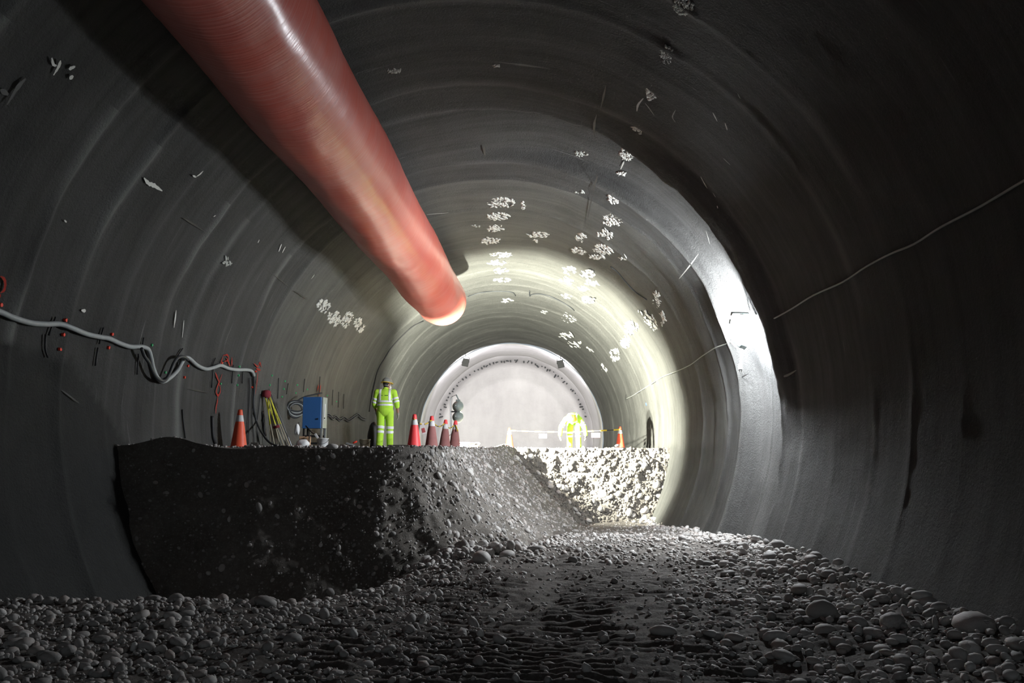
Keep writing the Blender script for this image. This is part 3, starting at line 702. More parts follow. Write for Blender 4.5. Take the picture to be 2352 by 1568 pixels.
# ------------------------------------------------------------------ blue cabinet on its stand
Y = 18.5; p = onb(716, Y); cab = thing('switch_cabinet', 'blue front electrical cabinet on a grey steel stand by the left wall', 'cabinet', p, -.08)
bm = bmesh.new(); add_box(bm, (0, .16, .80), (.46, .30, .70)); bm_obj('body', bm, M['steel'], cab, False, .012)
bm = bmesh.new(); add_box(bm, (-.02, -.005, .80), (.42, .03, .70)); pn = bm_obj('front_panel', bm, M['blue'], cab, False, .008)
bm = bmesh.new(); add_box(bm, (.12, -.024, .66), (.03, .02, .03)); bm_obj('latch', bm, M['darksteel'], pn)
bm = bmesh.new(); add_box(bm, (.236, .12, .82), (.008, .05, .36)); bm_obj('side_label', bm, M['white'], cab)
bm = bmesh.new(); add_box(bm, (.236, .10, .68), (.02, .03, .03)); bm_obj('side_switch', bm, M['darksteel'], cab)
for x in (-.20, .20):
    for y in (.03, .29):
        bm = bmesh.new(); add_box(bm, (x, y, .225), (.045, .045, .45)); bm_obj('leg', bm, M['steel'] if x > 0 else M['darksteel'], cab, False, .004)
for z in (.12, .28):
    for y in (.03, .29):
        bm = bmesh.new(); add_box(bm, (0, y, z), (.36, .03, .04)); bm_obj('crossbar', bm, M['darksteel'], cab)
# shovel-like pale bag on a handle and tools in front
p = onb(708, 17.1); pick = thing('long_handled_tool', 'dark handled tool with a pale tip leaning below the blue cabinet', 'tool', p)
tube_obj('handle', [(-.12, .2, .47), (.04, .1, .33), (.12, .05, .29)], .014, M['darkwood'], pick)
bm = bmesh.new(); add_box(bm, (.15, .04, .26), (.05, .02, .11), Matrix.Rotation(-.6, 3, 'Y')); bm_obj('tip', bm, M['white'], pick, False, .008)
tube_obj('prop', [(-.02, .14, .39), (-.03, .16, .02)], .012, M['darkwood'], pick)
def lump(name, loc, s, m, label, cat, seed=0, sub=3, amp=.18):
    v, f = ICO[sub]; d = 1+amp*fbm(v[:, 0]*1.7+seed, v[:, 1]*1.7, v[:, 2]*1.7, 3); vv = v*d[:, None]*np.array(s); vv[:, 2] = np.maximum(vv[:, 2], -s[2]*.8)+s[2]*.8
    o = mesh_np(name, vv, f, m); o.location = loc; return tag(o, label, cat)
lump('plastic_bag', onb(681, 17.5)+Vector((0, 0, .29)), (.055, .05, .13), M['white'], 'narrow white plastic bag hung left of the blue cabinet', 'bag', 3)
bg = bpy.data.objects['plastic_bag']; tube_obj('bag_hook', [(0, .0, .22), (.02, .06, .27), (.01, .10, .02)], .006, M['darksteel'], bg)
lump('white_sack', onb(694, 16.8), (.13, .10, .105), M['white'], 'crumpled white sack in front of the cardboard box', 'bag', 9)
tube_obj('red_print', smooth_pts([(-.125, -.05, .04), (-.07, -.095, .045), (-.02, -.10, .04)]), .022, M['dotred'], bpy.data.objects['white_sack'])
p = onb(700, 17.75); bx = thing('cardboard_box', 'small brown cardboard box under the blue cabinet', 'box', p, .12)
bm = bmesh.new(); add_box(bm, (0, 0, .13), (.22, .20, .26)); bm_obj('carton', bm, M['cardboard'], bx, False, .006)
bm = bmesh.new(); add_box(bm, (.03, -.102, .20), (.02, .004, .12)); bm_obj('flap_gap', bm, M['darkwood'], bx)
bm = bmesh.new(); add_box(bm, (.07, -.10, .235), (.12, .14, .012), Matrix.Rotation(.25, 3, 'X')); bm_obj('flap', bm, M['cardboard'], bx)
def bucket(label, loc, m, sc=1.0, lid=True):
    r = thing('bucket', label, 'bucket', loc); bm = bmesh.new()
    add_lathe(bm, [(.001, 0), (.10*sc, 0), (.104*sc, .01), (.118*sc, .20*sc), (.124*sc, .20*sc), (.124*sc, .215*sc), (.116*sc, .215*sc), (.100*sc, .02), (.001, .018)], 24); bm_obj('pail', bm, m, r, True)
    tube_obj('wire_handle', [(.124*sc*math.cos(t), -.124*sc*math.sin(t)*.9, .195*sc-.10*sc*math.sin(t)) for t in np.linspace(0, PI, 11)], .004, M['darksteel'], r, 5)
    return r
bucket('white plastic bucket standing right of the blue cabinet', onb(741, 17.4), M['white'])
bucket('dusty tan bucket standing left of the man in lime clothes', onb(838, 19.6), M['palewood'], 1.05)

# ------------------------------------------------------------------ yellow rods leaning on the left wall
st = thing('rod_bundle', 'bundle of yellow rods tied with a red cloth leaning on the left wall', 'rods')
topp, _ = wall_hit(612, 905, .10); top0 = topp
feet = [(660, 1028, 17.9), (645, 1028, 18.0), (655, 1027, 18.3), (632, 1027, 18.2), (622, 1027, 18.5), (668, 1026, 18.4)]
for i, (px, py, Y) in enumerate(feet):
    f = at(px, py, Y); f.z = ZB
    tp = top0+Vector((.05*math.cos(i*1.3), .04*math.sin(i*2.1), .03*math.sin(i*3)))
    d = tp-f; mid = f+d*.45
    tube_obj('rod', [mid, f+d*1.0], .013, M['yellow'], st, 6); tube_obj('rod_foot', [f, mid], .0125, M['palewood'], st, 6)
bm = bmesh.new(); add_tube(bm, [top0+Vector((-.01, 0, -.07)), top0+Vector((0, 0, -.02)), top0+Vector((.01, 0, .07)), top0+Vector((.01, 0, .09))], [.085, .10, .085, .03], 12); bm_obj('cloth_wrap', bm, M['redcloth'], st, True)
f = at(652, 1027, 17.9); f.z = ZB; mid = f.lerp(top0, .40); bm = bmesh.new(); add_tube(bm, [mid+Vector((-.07, 0, -.02)), mid+Vector((.06, -.02, .01))], .03, 8); bm_obj('binding', bm, M['redcloth'], st, True)
t1, _ = wall_hit(618, 893, .02); f = at(672, 1027, 17.4); f.z = ZB
tag(tube_obj('metal_rod', [f, t1], .010, M['steel']), 'thin grey metal rod leaning beside the yellow rods', 'rod')
# ------------------------------------------------------------------ wall cables
def wtube(name, pix, r, m, parent=None, off=.03, k=5, seg=8, end=None, start=None):
    pts = [start] if start is not None else []
    pts += [wall_hit(px, py, off+(o[0] if o else 0))[0] for px, py, *o in pix]
    if end is not None: pts.append(end)
    return tube_obj(name, smooth_pts(pts, k), r, m, parent, seg)
cbl = thing('power_cable', 'thick grey cable looped along the left wall on hooks', 'cable')
wtube('sheath', [(-60, 697), (0, 716), (30, 729), (70, 741), (105, 744), (138, 744), (165, 753), (200, 767), (232, 774), (250, 777), (275, 788), (300, 796), (325, 796), (340, 802), (347, 822), (352, 845), (362, 868), (375, 876), (392, 866), (408, 850), (418, 832), (425, 822), (435, 823), (452, 838), (472, 847), (490, 844), (507, 839), (525, 846), (545, 849), (565, 849), (578, 852), (583, 862)], .034, M['cable_grey'], cbl, .05)
cb2 = thing('power_cable', 'dark slack cable hanging in a loop below the thick grey cable', 'cable')
wtube('sheath', [(325, 800), (332, 818), (342, 832), (350, 852), (362, 869), (378, 874), (390, 856), (398, 836), (408, 822), (420, 819), (432, 826)], .026, M['cable_dark'], cb2, .125)
cb3 = thing('power_cable', 'dark cable dropping down the wall and sweeping along the bank top', 'cable')
pts = [wall_hit(px, py, .04)[0] for px, py in ((583, 858), (584, 890), (582, 920), (584, 945), (590, 970))]
for px, py, Y in ((602, 995, 16.9), (622, 1018, 16.6), (650, 1029, 16.4), (680, 1031, 16.4), (720, 1031, 16.6)): q_ = at(px, py, Y); q_.z = max(q_.z, ZB+.02); pts.append(q_)
tube_obj('sheath', smooth_pts(pts, 5), .022, M['cable_dark'], cb3)
for lab, pix, r in (('thin dark wire hanging straight down the wall behind the orange cone', ((572, 868), (573, 900), (571, 950), (570, 1020)), .011), ('thin wire hanging on the wall just left of the sweeping cable', ((580, 935), (579, 965), (582, 990), (584, 1022)), .011),
                    ('thin wire on the wall between the sweeping cable and yellow rods', ((598, 905), (594, 940), (590, 980), (596, 1020)), .010)):
    tag(wtube('hanging_wire', pix, r, M['black']), lab, 'wire')
for lab, pix, r in (('dark rubber strip hanging on the wall left of the orange cone', ((487, 955), (488, 985), (490, 1005), (496, 1022)), .035), ('thin dark rod standing against the wall further left', ((419, 940), (421, 965), (424, 990), (426, 1006)), .013),
                    ('dark strip on the wall behind the yellow rods', ((603, 945), (604, 965), (606, 985), (609, 1000)), .03)):
    tag(wtube('rubber_strip', pix, r, M['black'], None, .02), lab, 'strip')
rc = thing('lamp_cable', 'thin pale cable running along the right wall past the bright lamp', 'cable')
wtube('sheath', [(2420, 382), (2352, 415), (2250, 475), (2160, 522), (2100, 560), (2045, 583), (1990, 612), (1935, 648), (1868, 678), (1820, 708), (1780, 730), (1752, 742)], .012, M['cable_pale'], rc, .03, 4, 6, end=L1+Vector((.10, -.05, .06)))
wtube('sheath', [(1660, 792), (1640, 800), (1612, 818), (1585, 838), (1555, 852), (1520, 866), (1495, 882), (1470, 898), (1450, 910), (1437, 916)], .012, M['cable_pale'], rc, .03, 4, 6, start=L1+Vector((.10, .15, -.12)))
tag(wtube('vault_wire', [(1075, 681), (1100, 673), (1130, 669), (1160, 669), (1178, 672), (1184, 679)], .018, M['cable_dark'], None, .02), 'dark wire across the lit crown just right of the duct end', 'wire')
tag(wtube('vault_wire', [(1216, 668), (1217, 680), (1222, 676), (1240, 675), (1262, 680), (1290, 693), (1308, 704), (1319, 713)], .018, M['cable_dark'], None, .02), 'dark hooked wire across the lit crown, further right', 'wire')
tag(wtube('vault_wire', [(1402, 612), (1418, 625), (1435, 645), (1450, 662), (1465, 675), (1485, 688)], .014, M['cable_dark'], None, .02), 'short dark wire on the lit vault right of the crown', 'wire')
tag(wtube('vault_hose', [(972, 737), (950, 748), (925, 770), (900, 797), (885, 820), (868, 850), (860, 880), (852, 920), (848, 945)], .022, M['black'], None, .02), 'dark hose running down the left vault above the man in lime clothes', 'hose')
# coil of hose and hose bundle along the wall
co = thing('hose_coil', 'coil of grey hose hanging on the wall left of the blue cabinet', 'hose')
c, nrm = wall_hit(668, 937, .07); u = (Vector((0, 1, 0))*.35+nrm*.94).normalized(); v = Vector((0, .94, 0))-nrm*.35; v = u.cross(v).normalized(); c = c+nrm*.12
for k in range(5):
    tube_obj('hose_turn', [c+nrm*(.02*(k % 3))+(u*math.cos(t)*(.16+.012*k)+v*math.sin(t)*(.17-.010*k))+v*.03*(k-2) for t in np.linspace(0, 2*PI, 25)], .022, M['cable_grey'] if k % 2 else M['cable_dark'], co, 6)
tube_obj('hose_tail', smooth_pts([c+v*.17, c+v*.30+u*.2, c+v*.42+u*.6]), .02, M['cable_dark'], co, 6)
hb = thing('hose_bundle', 'slack grey hoses lying along the wall between the blue cabinet and the man', 'hose')
for k, off in ((0, 0), (1, 5)):
    wtube('hose', [(740, 955+off), (750, 950+off), (757, 951+off), (764, 958+off), (771, 954+off), (780, 962+off), (790, 957+off), (800, 963+off), (812, 956+off), (822, 950+off), (830, 957+off), (840, 960+off)], .022, M['cable_dark'], hb, .04, 4, 6)
# hooks and marks on the left wall
for a_ in (((128, 728), (112, 770)), ((105, 768), (104, 800), (110, 820)), ((238, 752), (228, 790)), ((225, 798), (219, 840)), ((330, 775), (327, 800)), ((318, 812), (315, 860)), ((420, 800), (408, 818)), ((411, 822), (405, 862)), ((495, 822), (488, 840)), ((490, 845), (486, 890)), ((536, 838), (532, 880)), ((558, 852), (556, 880)),
           ((640, 868), (638, 915)), ((662, 880), (658, 905)), ((700, 870), (697, 900)), ((735, 865), (733, 905)), ((765, 895), (763, 930)), ((778, 900), (777, 935)), ((790, 905), (789, 938))):
    wtube('rebar_hook', a_, .012, M['black'], wall_left, .03, 3, 5)
def mark(name, px, py, r, m, parent):
    p, n = wall_hit(px, py, .012); u, v = frame_of(n); bm = bmesh.new()
    k = 9; top = [bm.verts.new(p+n*.012+(u*math.cos(2*PI*i/k)+v*math.sin(2*PI*i/k))*r*random.uniform(.75, 1.15)) for i in range(k)]
    bot = [bm.verts.new(q.co-n*.03) for q in top]; bm.faces.new(top)
    for i in range(k): bm.faces.new((top[i], top[(i+1) % k], bot[(i+1) % k], bot[i]))
    return bm_obj(name, bm, m, parent)
for px, py in ((2, 700), (151, 735), (146, 768), (138, 802), (258, 767), (250, 798), (510, 833), (432, 840), (424, 866), (588, 853), (584, 871), (580, 889)): mark('survey_mark', px, py, .022, M['dotred'], wall_left)
for px, py in ((349, 792), (346, 818), (380, 855), (507, 881), (550, 842), (548, 862), (545, 884), (625, 862), (620, 884), (655, 875), (652, 893), (683, 884), (648, 911), (680, 902), (706, 894), (752, 908), (750, 921), (773, 922)): mark('survey_mark', px, py, .02, M['dotgreen'], wall_left)
mark('survey_mark', 1484, 928, .05, M['signblue'], wall_right)
def ribbon(pix, wd, m, parent, name='paint_stroke'):
    pix = [tuple(v)[:2] for v in smooth_pts([(a, b, 0) for a, b in pix], 4)]; ro0 = off_at(*pix[len(pix)//2]); pts = [wall_hit(px, py, .020, ro0) for px, py in pix]; bm = bmesh.new(); prev = None
    for i, (p, n) in enumerate(pts):
        d = (pts[min(i+1, len(pts)-1)][0]-pts[max(i-1, 0)][0]).normalized(); s = d.cross(n).normalized()*wd*.62*(.25+.75*math.sin(PI*(i+.3)/(len(pts)-.4)))*random.uniform(.7, 1.2)
        cur = (bm.verts.new(p+s+n*.006), bm.verts.new(p-s+n*.006))
        if prev: bm.faces.new((prev[0], cur[0], cur[1], prev[1]))
        prev = cur
    return bm_obj(name, bm, m, parent)
for pix in (((494, 855), (499, 868), (504, 880)), ((510, 858), (504, 875), (498, 890), (496, 905)), ((502, 880), (506, 895), (501, 908), (496, 900), (500, 885)), ((500, 905), (499, 920), (496, 935), (495, 950)), ((512, 818), (508, 830), (506, 840)), ((512, 816), (522, 815), (524, 826), (514, 830)), ((520, 822), (528, 840)), ((532, 820), (532, 840)),
            ((583, 834), (592, 842), (596, 832), (600, 843)), ((588, 846), (598, 850)), ((592, 850), (590, 875), (586, 905)), ((0, 634), (8, 640), (11, 652), (8, 666), (0, 672)), ((0, 675), (-6, 690))):
    ribbon(pix, .034, M['paintred'], wall_left)
for pix in (((731, 884), (729, 897)), ((736, 884), (734, 900)), ((733, 903), (732, 908))): ribbon(pix, .07, M['paintred'], wall_left)
# plaster splashes: little heaps of pale strokes stuck to the lining
v1, f1_ = ICO[1]
def patch(px, py, w_, h_, m='plaster', dens=1.0, name='plaster_patch'):
    p0, n0 = wall_hit(px, py, 0); parent = ceiling if abs(math.atan2((p0.x-CX)/RX, (p0.z-H-CZ)/RZ)) < D(52) else (wall_left if p0.x < CX else wall_right)
    k = int(np.clip(dens*w_*h_/26, 6, 70)); vs = []; fs = []; ro0 = float(rad_off(math.atan2((p0.x-CX)/RX, (p0.z-H-CZ)/RZ), p0.y))
    sc = p0.y/1900.0
    for i in range(k):
        a, r = random.uniform(0, 2*PI), math.sqrt(random.random()); p, n = wall_hit(px+w_*.42*r*math.cos(a), py+h_*.42*r*math.sin(a), .0, ro0)
        t = n.cross(Vector((0, 1, 0))).normalized(); yv = Vector((0, 1, 0))
        Ls, Lt = random.uniform(2.0, 4.6)*sc*2.6, random.uniform(1.5, 3.4)*sc; b = random.uniform(-.7, .7)
        q = v1*(1+.25*rng.normal(size=(len(v1), 1)).clip(-1, 1))
        X_ = np.array(yv*math.cos(b)+t*math.sin(b)); T_ = np.array(t*math.cos(b)-yv*math.sin(b)); N_ = np.array(n)
        vs.append(np.array(p)+q[:, :1]*X_*Ls+q[:, 1:2]*T_*Lt*1.3+q[:, 2:]*N_*min(.03, Lt*.7)); fs.append(f1_+i*len(v1))
    return mesh_np(name, np.concatenate(vs), np.concatenate(fs), M[m], parent, True)
for a_ in ((1150, 465, 75, 30), (1145, 497, 60, 22), (1138, 525, 45, 20), (1128, 555, 50, 22), (1150, 583, 60, 20), (1140, 603, 50, 14), (1150, 622, 40, 14), (1155, 643, 55, 10), (1201, 472, 10, 22),
           (1495, 212, 26, 42), (1463, 297, 30, 34), (1442, 352, 42, 40), (1425, 405, 30, 30), (1410, 455, 32, 28), (1408, 505, 55, 36), (1390, 538, 40, 28), (1385, 572, 60, 28), (1430, 592, 20, 12),
           (1235, 538, 60, 16), (1335, 545, 30, 25), (1330, 575, 40, 22), (1370, 590, 40, 15), (1310, 620, 40, 22), (1350, 628, 40, 22), (1300, 645, 40, 22), (1362, 648, 40, 20), (1340, 663, 35, 14), (1350, 688, 40, 18), (1302, 680, 25, 12), (1308, 728, 45, 30), (1230, 553, 14, 8), (1165, 690, 30, 12),
           (1507, 690, 24, 50), (1522, 730, 18, 40), (1477, 730, 60, 44), (1450, 752, 40, 34), (1500, 745, 30, 30), (1436, 785, 26, 34), (1412, 815, 26, 36), (1390, 842, 22, 30), (1300, 770, 40, 20), (1320, 790, 40, 16), (1352, 800, 30, 20),
           (742, 703, 36, 36), (768, 730, 36, 44), (798, 736, 34, 50), (824, 747, 30, 38)): patch(*a_)
for a_ in ((1570, 14, 55, 45, 'dim_plaster'), (1530, 127, 34, 48, 'dim_plaster'), (1335, 352, 40, 14, 'dim_plaster'), (905, 162, 34, 14, 'dim_plaster'), (1140, 152, 20, 10, 'dim_plaster'), (520, 600, 30, 22, 'dim_plaster', .5), (1090, 520, 40, 8, 'dim_plaster', .6), (1330, 440, 24, 10, 'dim_plaster', .6), (1250, 715, 20, 10, 'dim_plaster')): patch(*a_)
for pix, wd in ((((330, 408), (340, 420), (352, 425), (372, 438)), .05), (((138, 138), (134, 152), (122, 172)), .03), (((118, 132), (122, 148), (130, 150)), .025), (((157, 158), (172, 152)), .04), (((162, 182), (164, 172)), .045), (((450, 405), (458, 400), (466, 392)), .025), (((442, 402), (450, 407)), .022), (((490, 497), (495, 494)), .02), (((147, 505), (152, 510)), .02), (((592, 557), (595, 550)), .03),
                (((640, 577), (646, 560)), .03), (((648, 580), (655, 566)), .025), (((715, 640), (722, 630)), .02), (((1610, 405), (1618, 420), (1625, 432)), .022), (((1638, 442), (1644, 452)), .014), (((1648, 472), (1649, 478)), .02), (((1638, 258), (1648, 278)), .02), (((1666, 282), (1671, 298)), .02), (((1662, 363), (1678, 378)), .018), (((1695, 214), (1701, 226)), .018),
                (((1478, 225), (1466, 240), (1463, 255)), .03), (((1482, 236), (1490, 246), (1503, 264)), .018), (((1434, 370), (1426, 388)), .025), (((1552, 252), (1545, 268), (1552, 280)), .016), (((1622, 530), (1627, 546), (1631, 560)), .016), (((1560, 640), (1575, 622), (1590, 603), (1605, 582)), .02), (((404, 712), (402, 730), (399, 752)), .03), (((422, 735), (418, 775)), .02), (((186, 712), (196, 714)), .04),
                (((980, 492), (1030, 488)), .02), (((930, 500), (940, 485), (948, 462)), .0)):
    if wd: ribbon(pix, wd, M['plaster'] if wd > .019 else M['dim_plaster'], ceiling if pix[0][1] < 300 and pix[0][0] > 900 else (wall_left if pix[0][0] < 900 else wall_right), 'plaster_streak')
# dark slits and cracks in the crown
for pix, wd in ((((1112, 335), (1113, 350), (1116, 368)), .035), (((1371, 262), (1365, 285), (1366, 312)), .03), (((1373, 402), (1366, 425), (1362, 440)), .035), (((1360, 452), (1354, 480), (1350, 500)), .03), (((1392, 195), (1386, 225), (1380, 245)), .025), (((420, 500), (440, 512), (468, 530)), .02), (((600, 610), (640, 640), (690, 678)), .014), (((678, 668), (695, 680), (706, 686)), .03), (((140, 895), (180, 925)), .02), (((430, 892), (455, 897), (482, 903)), .02), (((0, 205), (18, 217)), .04), (((58, 180), (40, 200), (15, 240)), .04),
                (((1780, 868), (1808, 862), (1830, 850)), .03), (((1700, 868), (1720, 858)), .025), (((1490, 960), (1491, 985)), .0)):
    if wd: ribbon(pix, wd, M['black'], ceiling if pix[0][1] < 520 and pix[0][0] > 900 else (wall_left if pix[0][0] < 900 else wall_right), 'crack')
for pix in (((1440, 970), (1441, 985)), ((1444, 960), (1445, 985), (1447, 1003)), ((1437, 905), (1437, 922)), ((1607, 950), (1608, 975))): ribbon(pix, .03, M['black'], wall_right, 'crack')

# ------------------------------------------------------------------ small things on the bank top
p = onb(857, 21.6); wb = lump('dark_sack', p, (.15, .16, .40), M['black'], 'tall dark rubber sack standing behind the left leg of the man', 'sack', 5, 3, .10)
def board(label, p, s, m, rz=0, ry=0):
    bm = bmesh.new(); add_box(bm, (0, 0, s[2]/2), s); o = bm_obj('board', bm, m, None, False, .004); o.location = p; o.rotation_euler = (0, ry, rz); return tag(o, label, 'board')
board('flat dark board lying right of the man in lime clothes', onb(915, 17.0), (.42, .30, .075), M['darkwood'], .1)
board('thin dark board lying tilted behind the flat board', onb(921, 18.4), (.42, .12, .03), M['darkwood'], .3, -.16)
board('short dark plank under the red cone row', onb(972, 19.6), (.30, .2, .08), M['darkwood'], -.1)
board('small dark block at the foot of the wall behind the sweeping cable', onb(584, 16.6), (.13, .1, .12), M['darkwood'], .2)
board('dark plank lying flat between the bucket and the tan bucket', onb(800, 19.8), (.40, .18, .06), M['darkwood'], .25)
tr = thing('tool_pile', 'small heap of tools with a red handle near the tan bucket', 'tools', onb(805, 19.1))
bm = bmesh.new(); add_box(bm, (0, 0, .10), (.20, .14, .04), Matrix.Rotation(.3, 3, 'Y')); bm_obj('trowel', bm, M['steel'], tr, False, .006)
tube_obj('red_handle', [(.06, -.02, .13), (.15, -.02, .17)], .02, M['dotred'], tr); tube_obj('dark_handle', [(-.18, 0, .03), (.1, .02, .09)], .018, M['black'], tr)
p = onb(1064, 22.6); bm = bmesh.new(); add_box(bm, (0, 0, .095), (.26, .2, .19)); o = bm_obj('concrete_block', bm, M['concrete'], None, False, .012); o.location = p; o.rotation_euler[2] = .15; tag(o, 'pale concrete block on the rim right of the last roped cone', 'block')
wc = thing('wire_coil', 'tangled coil of pale wire beside the concrete block', 'wire', onb(1086, 22.3))
for k in range(6):
    tube_obj('wire_turn', [(.13*math.cos(t)*(1+.1*k), .10*math.sin(t), .05+.022*k+.05*math.sin(t+k)*math.cos(k)) for t in np.linspace(0, 2*PI, 21)], .012, M['palewood'] if k % 2 else M['darkwood'], wc, 6)
tube_obj('timber_scrap', [(-.05, 0, .02), (.35, .1, .03)], .02, M['palewood'], wc, 6)

# ------------------------------------------------------------------ people
def blob(caps, ells, vox, name, m, parent, it=2):
    bm = bmesh.new()
    for a, b, ra, rb in caps:
        a, b = Vector(a), Vector(b); k = max(3, int((b-a).length/.03))
        pts = [a.lerp(b, i/k) for i in range(k+1)]; rs = [ra+(rb-ra)*i/k for i in range(k+1)]
        add_tube(bm, pts, rs, 14)
        for c, r in ((a, ra), (b, rb)): bmesh.ops.create_uvsphere(bm, u_segments=14, v_segments=10, radius=r*.995, matrix=Matrix.Translation(c))
    for c, s, rot in ells:
        bmesh.ops.create_uvsphere(bm, u_segments=22, v_segments=14, radius=1, matrix=Matrix.Translation(Vector(c)) @ rot.to_4x4() @ Matrix.Diagonal((*s, 1)))
    me = bpy.data.meshes.new(name); bm.to_mesh(me); bm.free()
    o = link(name, me, parent); r = o.modifiers.new('r', 'REMESH'); r.mode = 'VOXEL'; r.voxel_size = vox; r.use_smooth_shade = True
    s = o.modifiers.new('s', 'SMOOTH'); s.iterations = it; s.factor = .5
    dg = bpy.context.evaluated_depsgraph_get(); me2 = bpy.data.meshes.new_from_object(o.evaluated_get(dg)); o.modifiers.clear(); o.data = me2; me2.name = name
    me2.materials.clear(); me2.materials.append(m); me2.polygons.foreach_set('use_smooth', [True]*len(me2.polygons)); return o
def band(src, name, m, parent, test, off=.007):
    me = src.data; n = len(me.vertices); co = np.empty(n*3); no = np.empty(n*3); me.vertices.foreach_get('co', co); me.vertices.foreach_get('normal', no); co = co.reshape(-1, 3); no = no.reshape(-1, 3)
    fs = [list(p.vertices) for p in me.polygons if test(Vector(p.center))]
    if not fs: return
    used = sorted({i for f in fs for i in f}); mp = {a: i for i, a in enumerate(used)}
    me2 = bpy.data.meshes.new(name); me2.from_pydata((co[used]+no[used]*off).tolist(), [], [[mp[i] for i in f] for f in fs]); me2.materials.append(m); me2.polygons.foreach_set('use_smooth', [True]*len(me2.polygons))
    o = link(name, me2, parent); so = o.modifiers.new('t', 'SOLIDIFY'); so.thickness = off*.9; so.offset = -1; return o
I3 = Matrix.Identity(3)
def hand(wr, d, palm_n, side):
    """five bent fingers on a palm; d is the direction of the fingers, palm_n faces the body"""
    d = Vector(d).normalized(); pn = Vector(palm_n); pn = (pn-d*pn.dot(d)).normalized(); s = d.cross(pn).normalized()
    wr = Vector(wr); caps = [(wr, wr+d*.04, .027, .030)]
    for k, (o, L) in enumerate(((-.033, .075), (-.011, .085), (.011, .080), (.032, .062))):
        a = wr+d*.085+s*o; b = a+d*L*.5+pn*.012; c = b+d*L*.35+pn*.030
        caps += [(wr+d*.03+s*o*.7, a, .019, .0125), (a, b, .0115, .0105), (b, c, .0105, .009)]
    a = wr+d*.035-s*.03*side*(-1); th0 = wr+d*.03+s*.03*side; caps += [(th0, th0+d*.035+s*.028*side+pn*.012, .014, .012), (th0+d*.035+s*.028*side+pn*.012, th0+d*.065+s*.030*side+pn*.028, .012, .010)]
    return caps
def person(label, loc, rz, J, helmet, mask):
    root = thing('person', label, 'person', loc, rz); g = {k: (v if k in ('Rt', 'sleeve') else Vector(v)) for k, v in J.items()}
    up = g['up']; fw = g['face']
    hd = g['head']; sd = fw.cross(up).normalized(); Rh = Matrix((sd, fw, up)).transposed()
    H_ = lambda x, y, z: hd+Rh @ Vector((x, y, z))
    tors = [(g['pelvis'], g['waist'], .125, .12), (g['waist'], g['chest'], .12, .135), (g['chest'], g['neck'], .12, .06), (g['neck'], hd, .058, .06)]
    arms = [(g['sl'], g['el'], .056, .044), (g['el'], g['wl'], .043, .029), (g['sr'], g['er'], .056, .044), (g['er'], g['wr'], .043, .029), (g['chest'], g['sl'], .10, .07), (g['chest'], g['sr'], .10, .07)]
    legs = [(g['hl'], g['kl'], .088, .062), (g['kl'], g['al'], .060, .042), (g['hr'], g['kr'], .088, .062), (g['kr'], g['ar'], .060, .042), (g['pelvis'], g['hl'], .11, .09), (g['pelvis'], g['hr'], .11, .09)]
    feet_ = [(g['al'], g['al']+g['tl'], .045, .040), (g['ar'], g['ar']+g['tr'], .045, .040)]
    heads = [(H_(0, .0, .02), (.076, .096, .112), Rh), (H_(0, .035, -.055), (.056, .062, .06), Rh), (H_(.077, -.005, -.01), (.012, .022, .034), Rh), (H_(-.077, -.005, -.01), (.012, .022, .034), Rh), (H_(0, .100, -.022), (.014, .022, .022), Rh), (H_(0, .085, -.066), (.026, .014, .008), Rh), (H_(0, .084, .018), (.05, .012, .012), Rh)]
    hands = hand(g['wl'], g['dl'], (1, 0, 0), -1)+hand(g['wr'], g['dr'], (-1, 0, 0), 1)
    blob(tors+arms+legs+feet_+hands, heads, .0085, 'body', M['skin'], root, 1)
    for sx in (-.030, .030):
        bm = bmesh.new(); bmesh.ops.create_uvsphere(bm, u_segments=10, v_segments=8, radius=.011, matrix=Matrix.Translation(H_(sx, .086, .0))); bm_obj('eye', bm, M['white'], root, True)
    gl = [(a, b, r1+.006, r2+.005) for a, b, r1, r2 in hand(g['wl'], g['dl'], (1, 0, 0), -1)]; gr = [(a, b, r1+.006, r2+.005) for a, b, r1, r2 in hand(g['wr'], g['dr'], (-1, 0, 0), 1)]
    blob(gl, [], .006, 'glove', M['glove'], root, 1); blob(gr, [], .006, 'glove', M['glove'], root, 1)
    # jacket with sleeves to the elbow
    wa = (g['chest']-g['pelvis']); Rt = g['Rt']
    cuff = lambda e, w_: e+(w_-e)*J['sleeve']
    jk = [(g['sl'], g['el'], .085, .072), (g['el'], cuff(g['el'], g['wl']), .070, .064), (g['sr'], g['er'], .085, .072), (g['er'], cuff(g['er'], g['wr']), .070, .064), (g['chest']+wa*.25, g['sl'], .115, .088), (g['chest']+wa*.25, g['sr'], .115, .088), (g['chest'], g['neck'], .125, .075)]
    je = [(g['chest'], (.215, .140, .235), Rt), (g['chest']-wa*.35, (.205, .140, .22), Rt), (g['waist']-wa*.1, (.205, .145, .20), Rt), (g['pelvis']+wa*.02, (.205, .148, .15), Rt)]
    jacket = blob(jk, je, .0095, 'jacket', M['hivis'], root, 4)
    tk = [(g['hl'], g['kl'], .112, .092), (g['kl'], g['al'], .090, .084), (g['hr'], g['kr'], .112, .092), (g['kr'], g['ar'], .090, .084), (g['pelvis'], g['hl'], .13, .11), (g['pelvis'], g['hr'], .13, .11)]
    tro = blob(tk, [(g['pelvis']-wa*.08, (.185, .135, .13), Rt)], .0095, 'trousers', M['hivis'], root, 3)
    for a, t in (('al', 'tl'), ('ar', 'tr')):
        p, v = g[a], g[t]; blob([(p+Vector((0, 0, .10)), p, .066, .06), (p-Vector((0, 0, .03)), p+v*1.12-Vector((0, 0, .035)), .052, .048), (p-v*.25-Vector((0, 0, .035)), p, .05, .055)], [], .009, 'boot', M['boot'], root, 2)
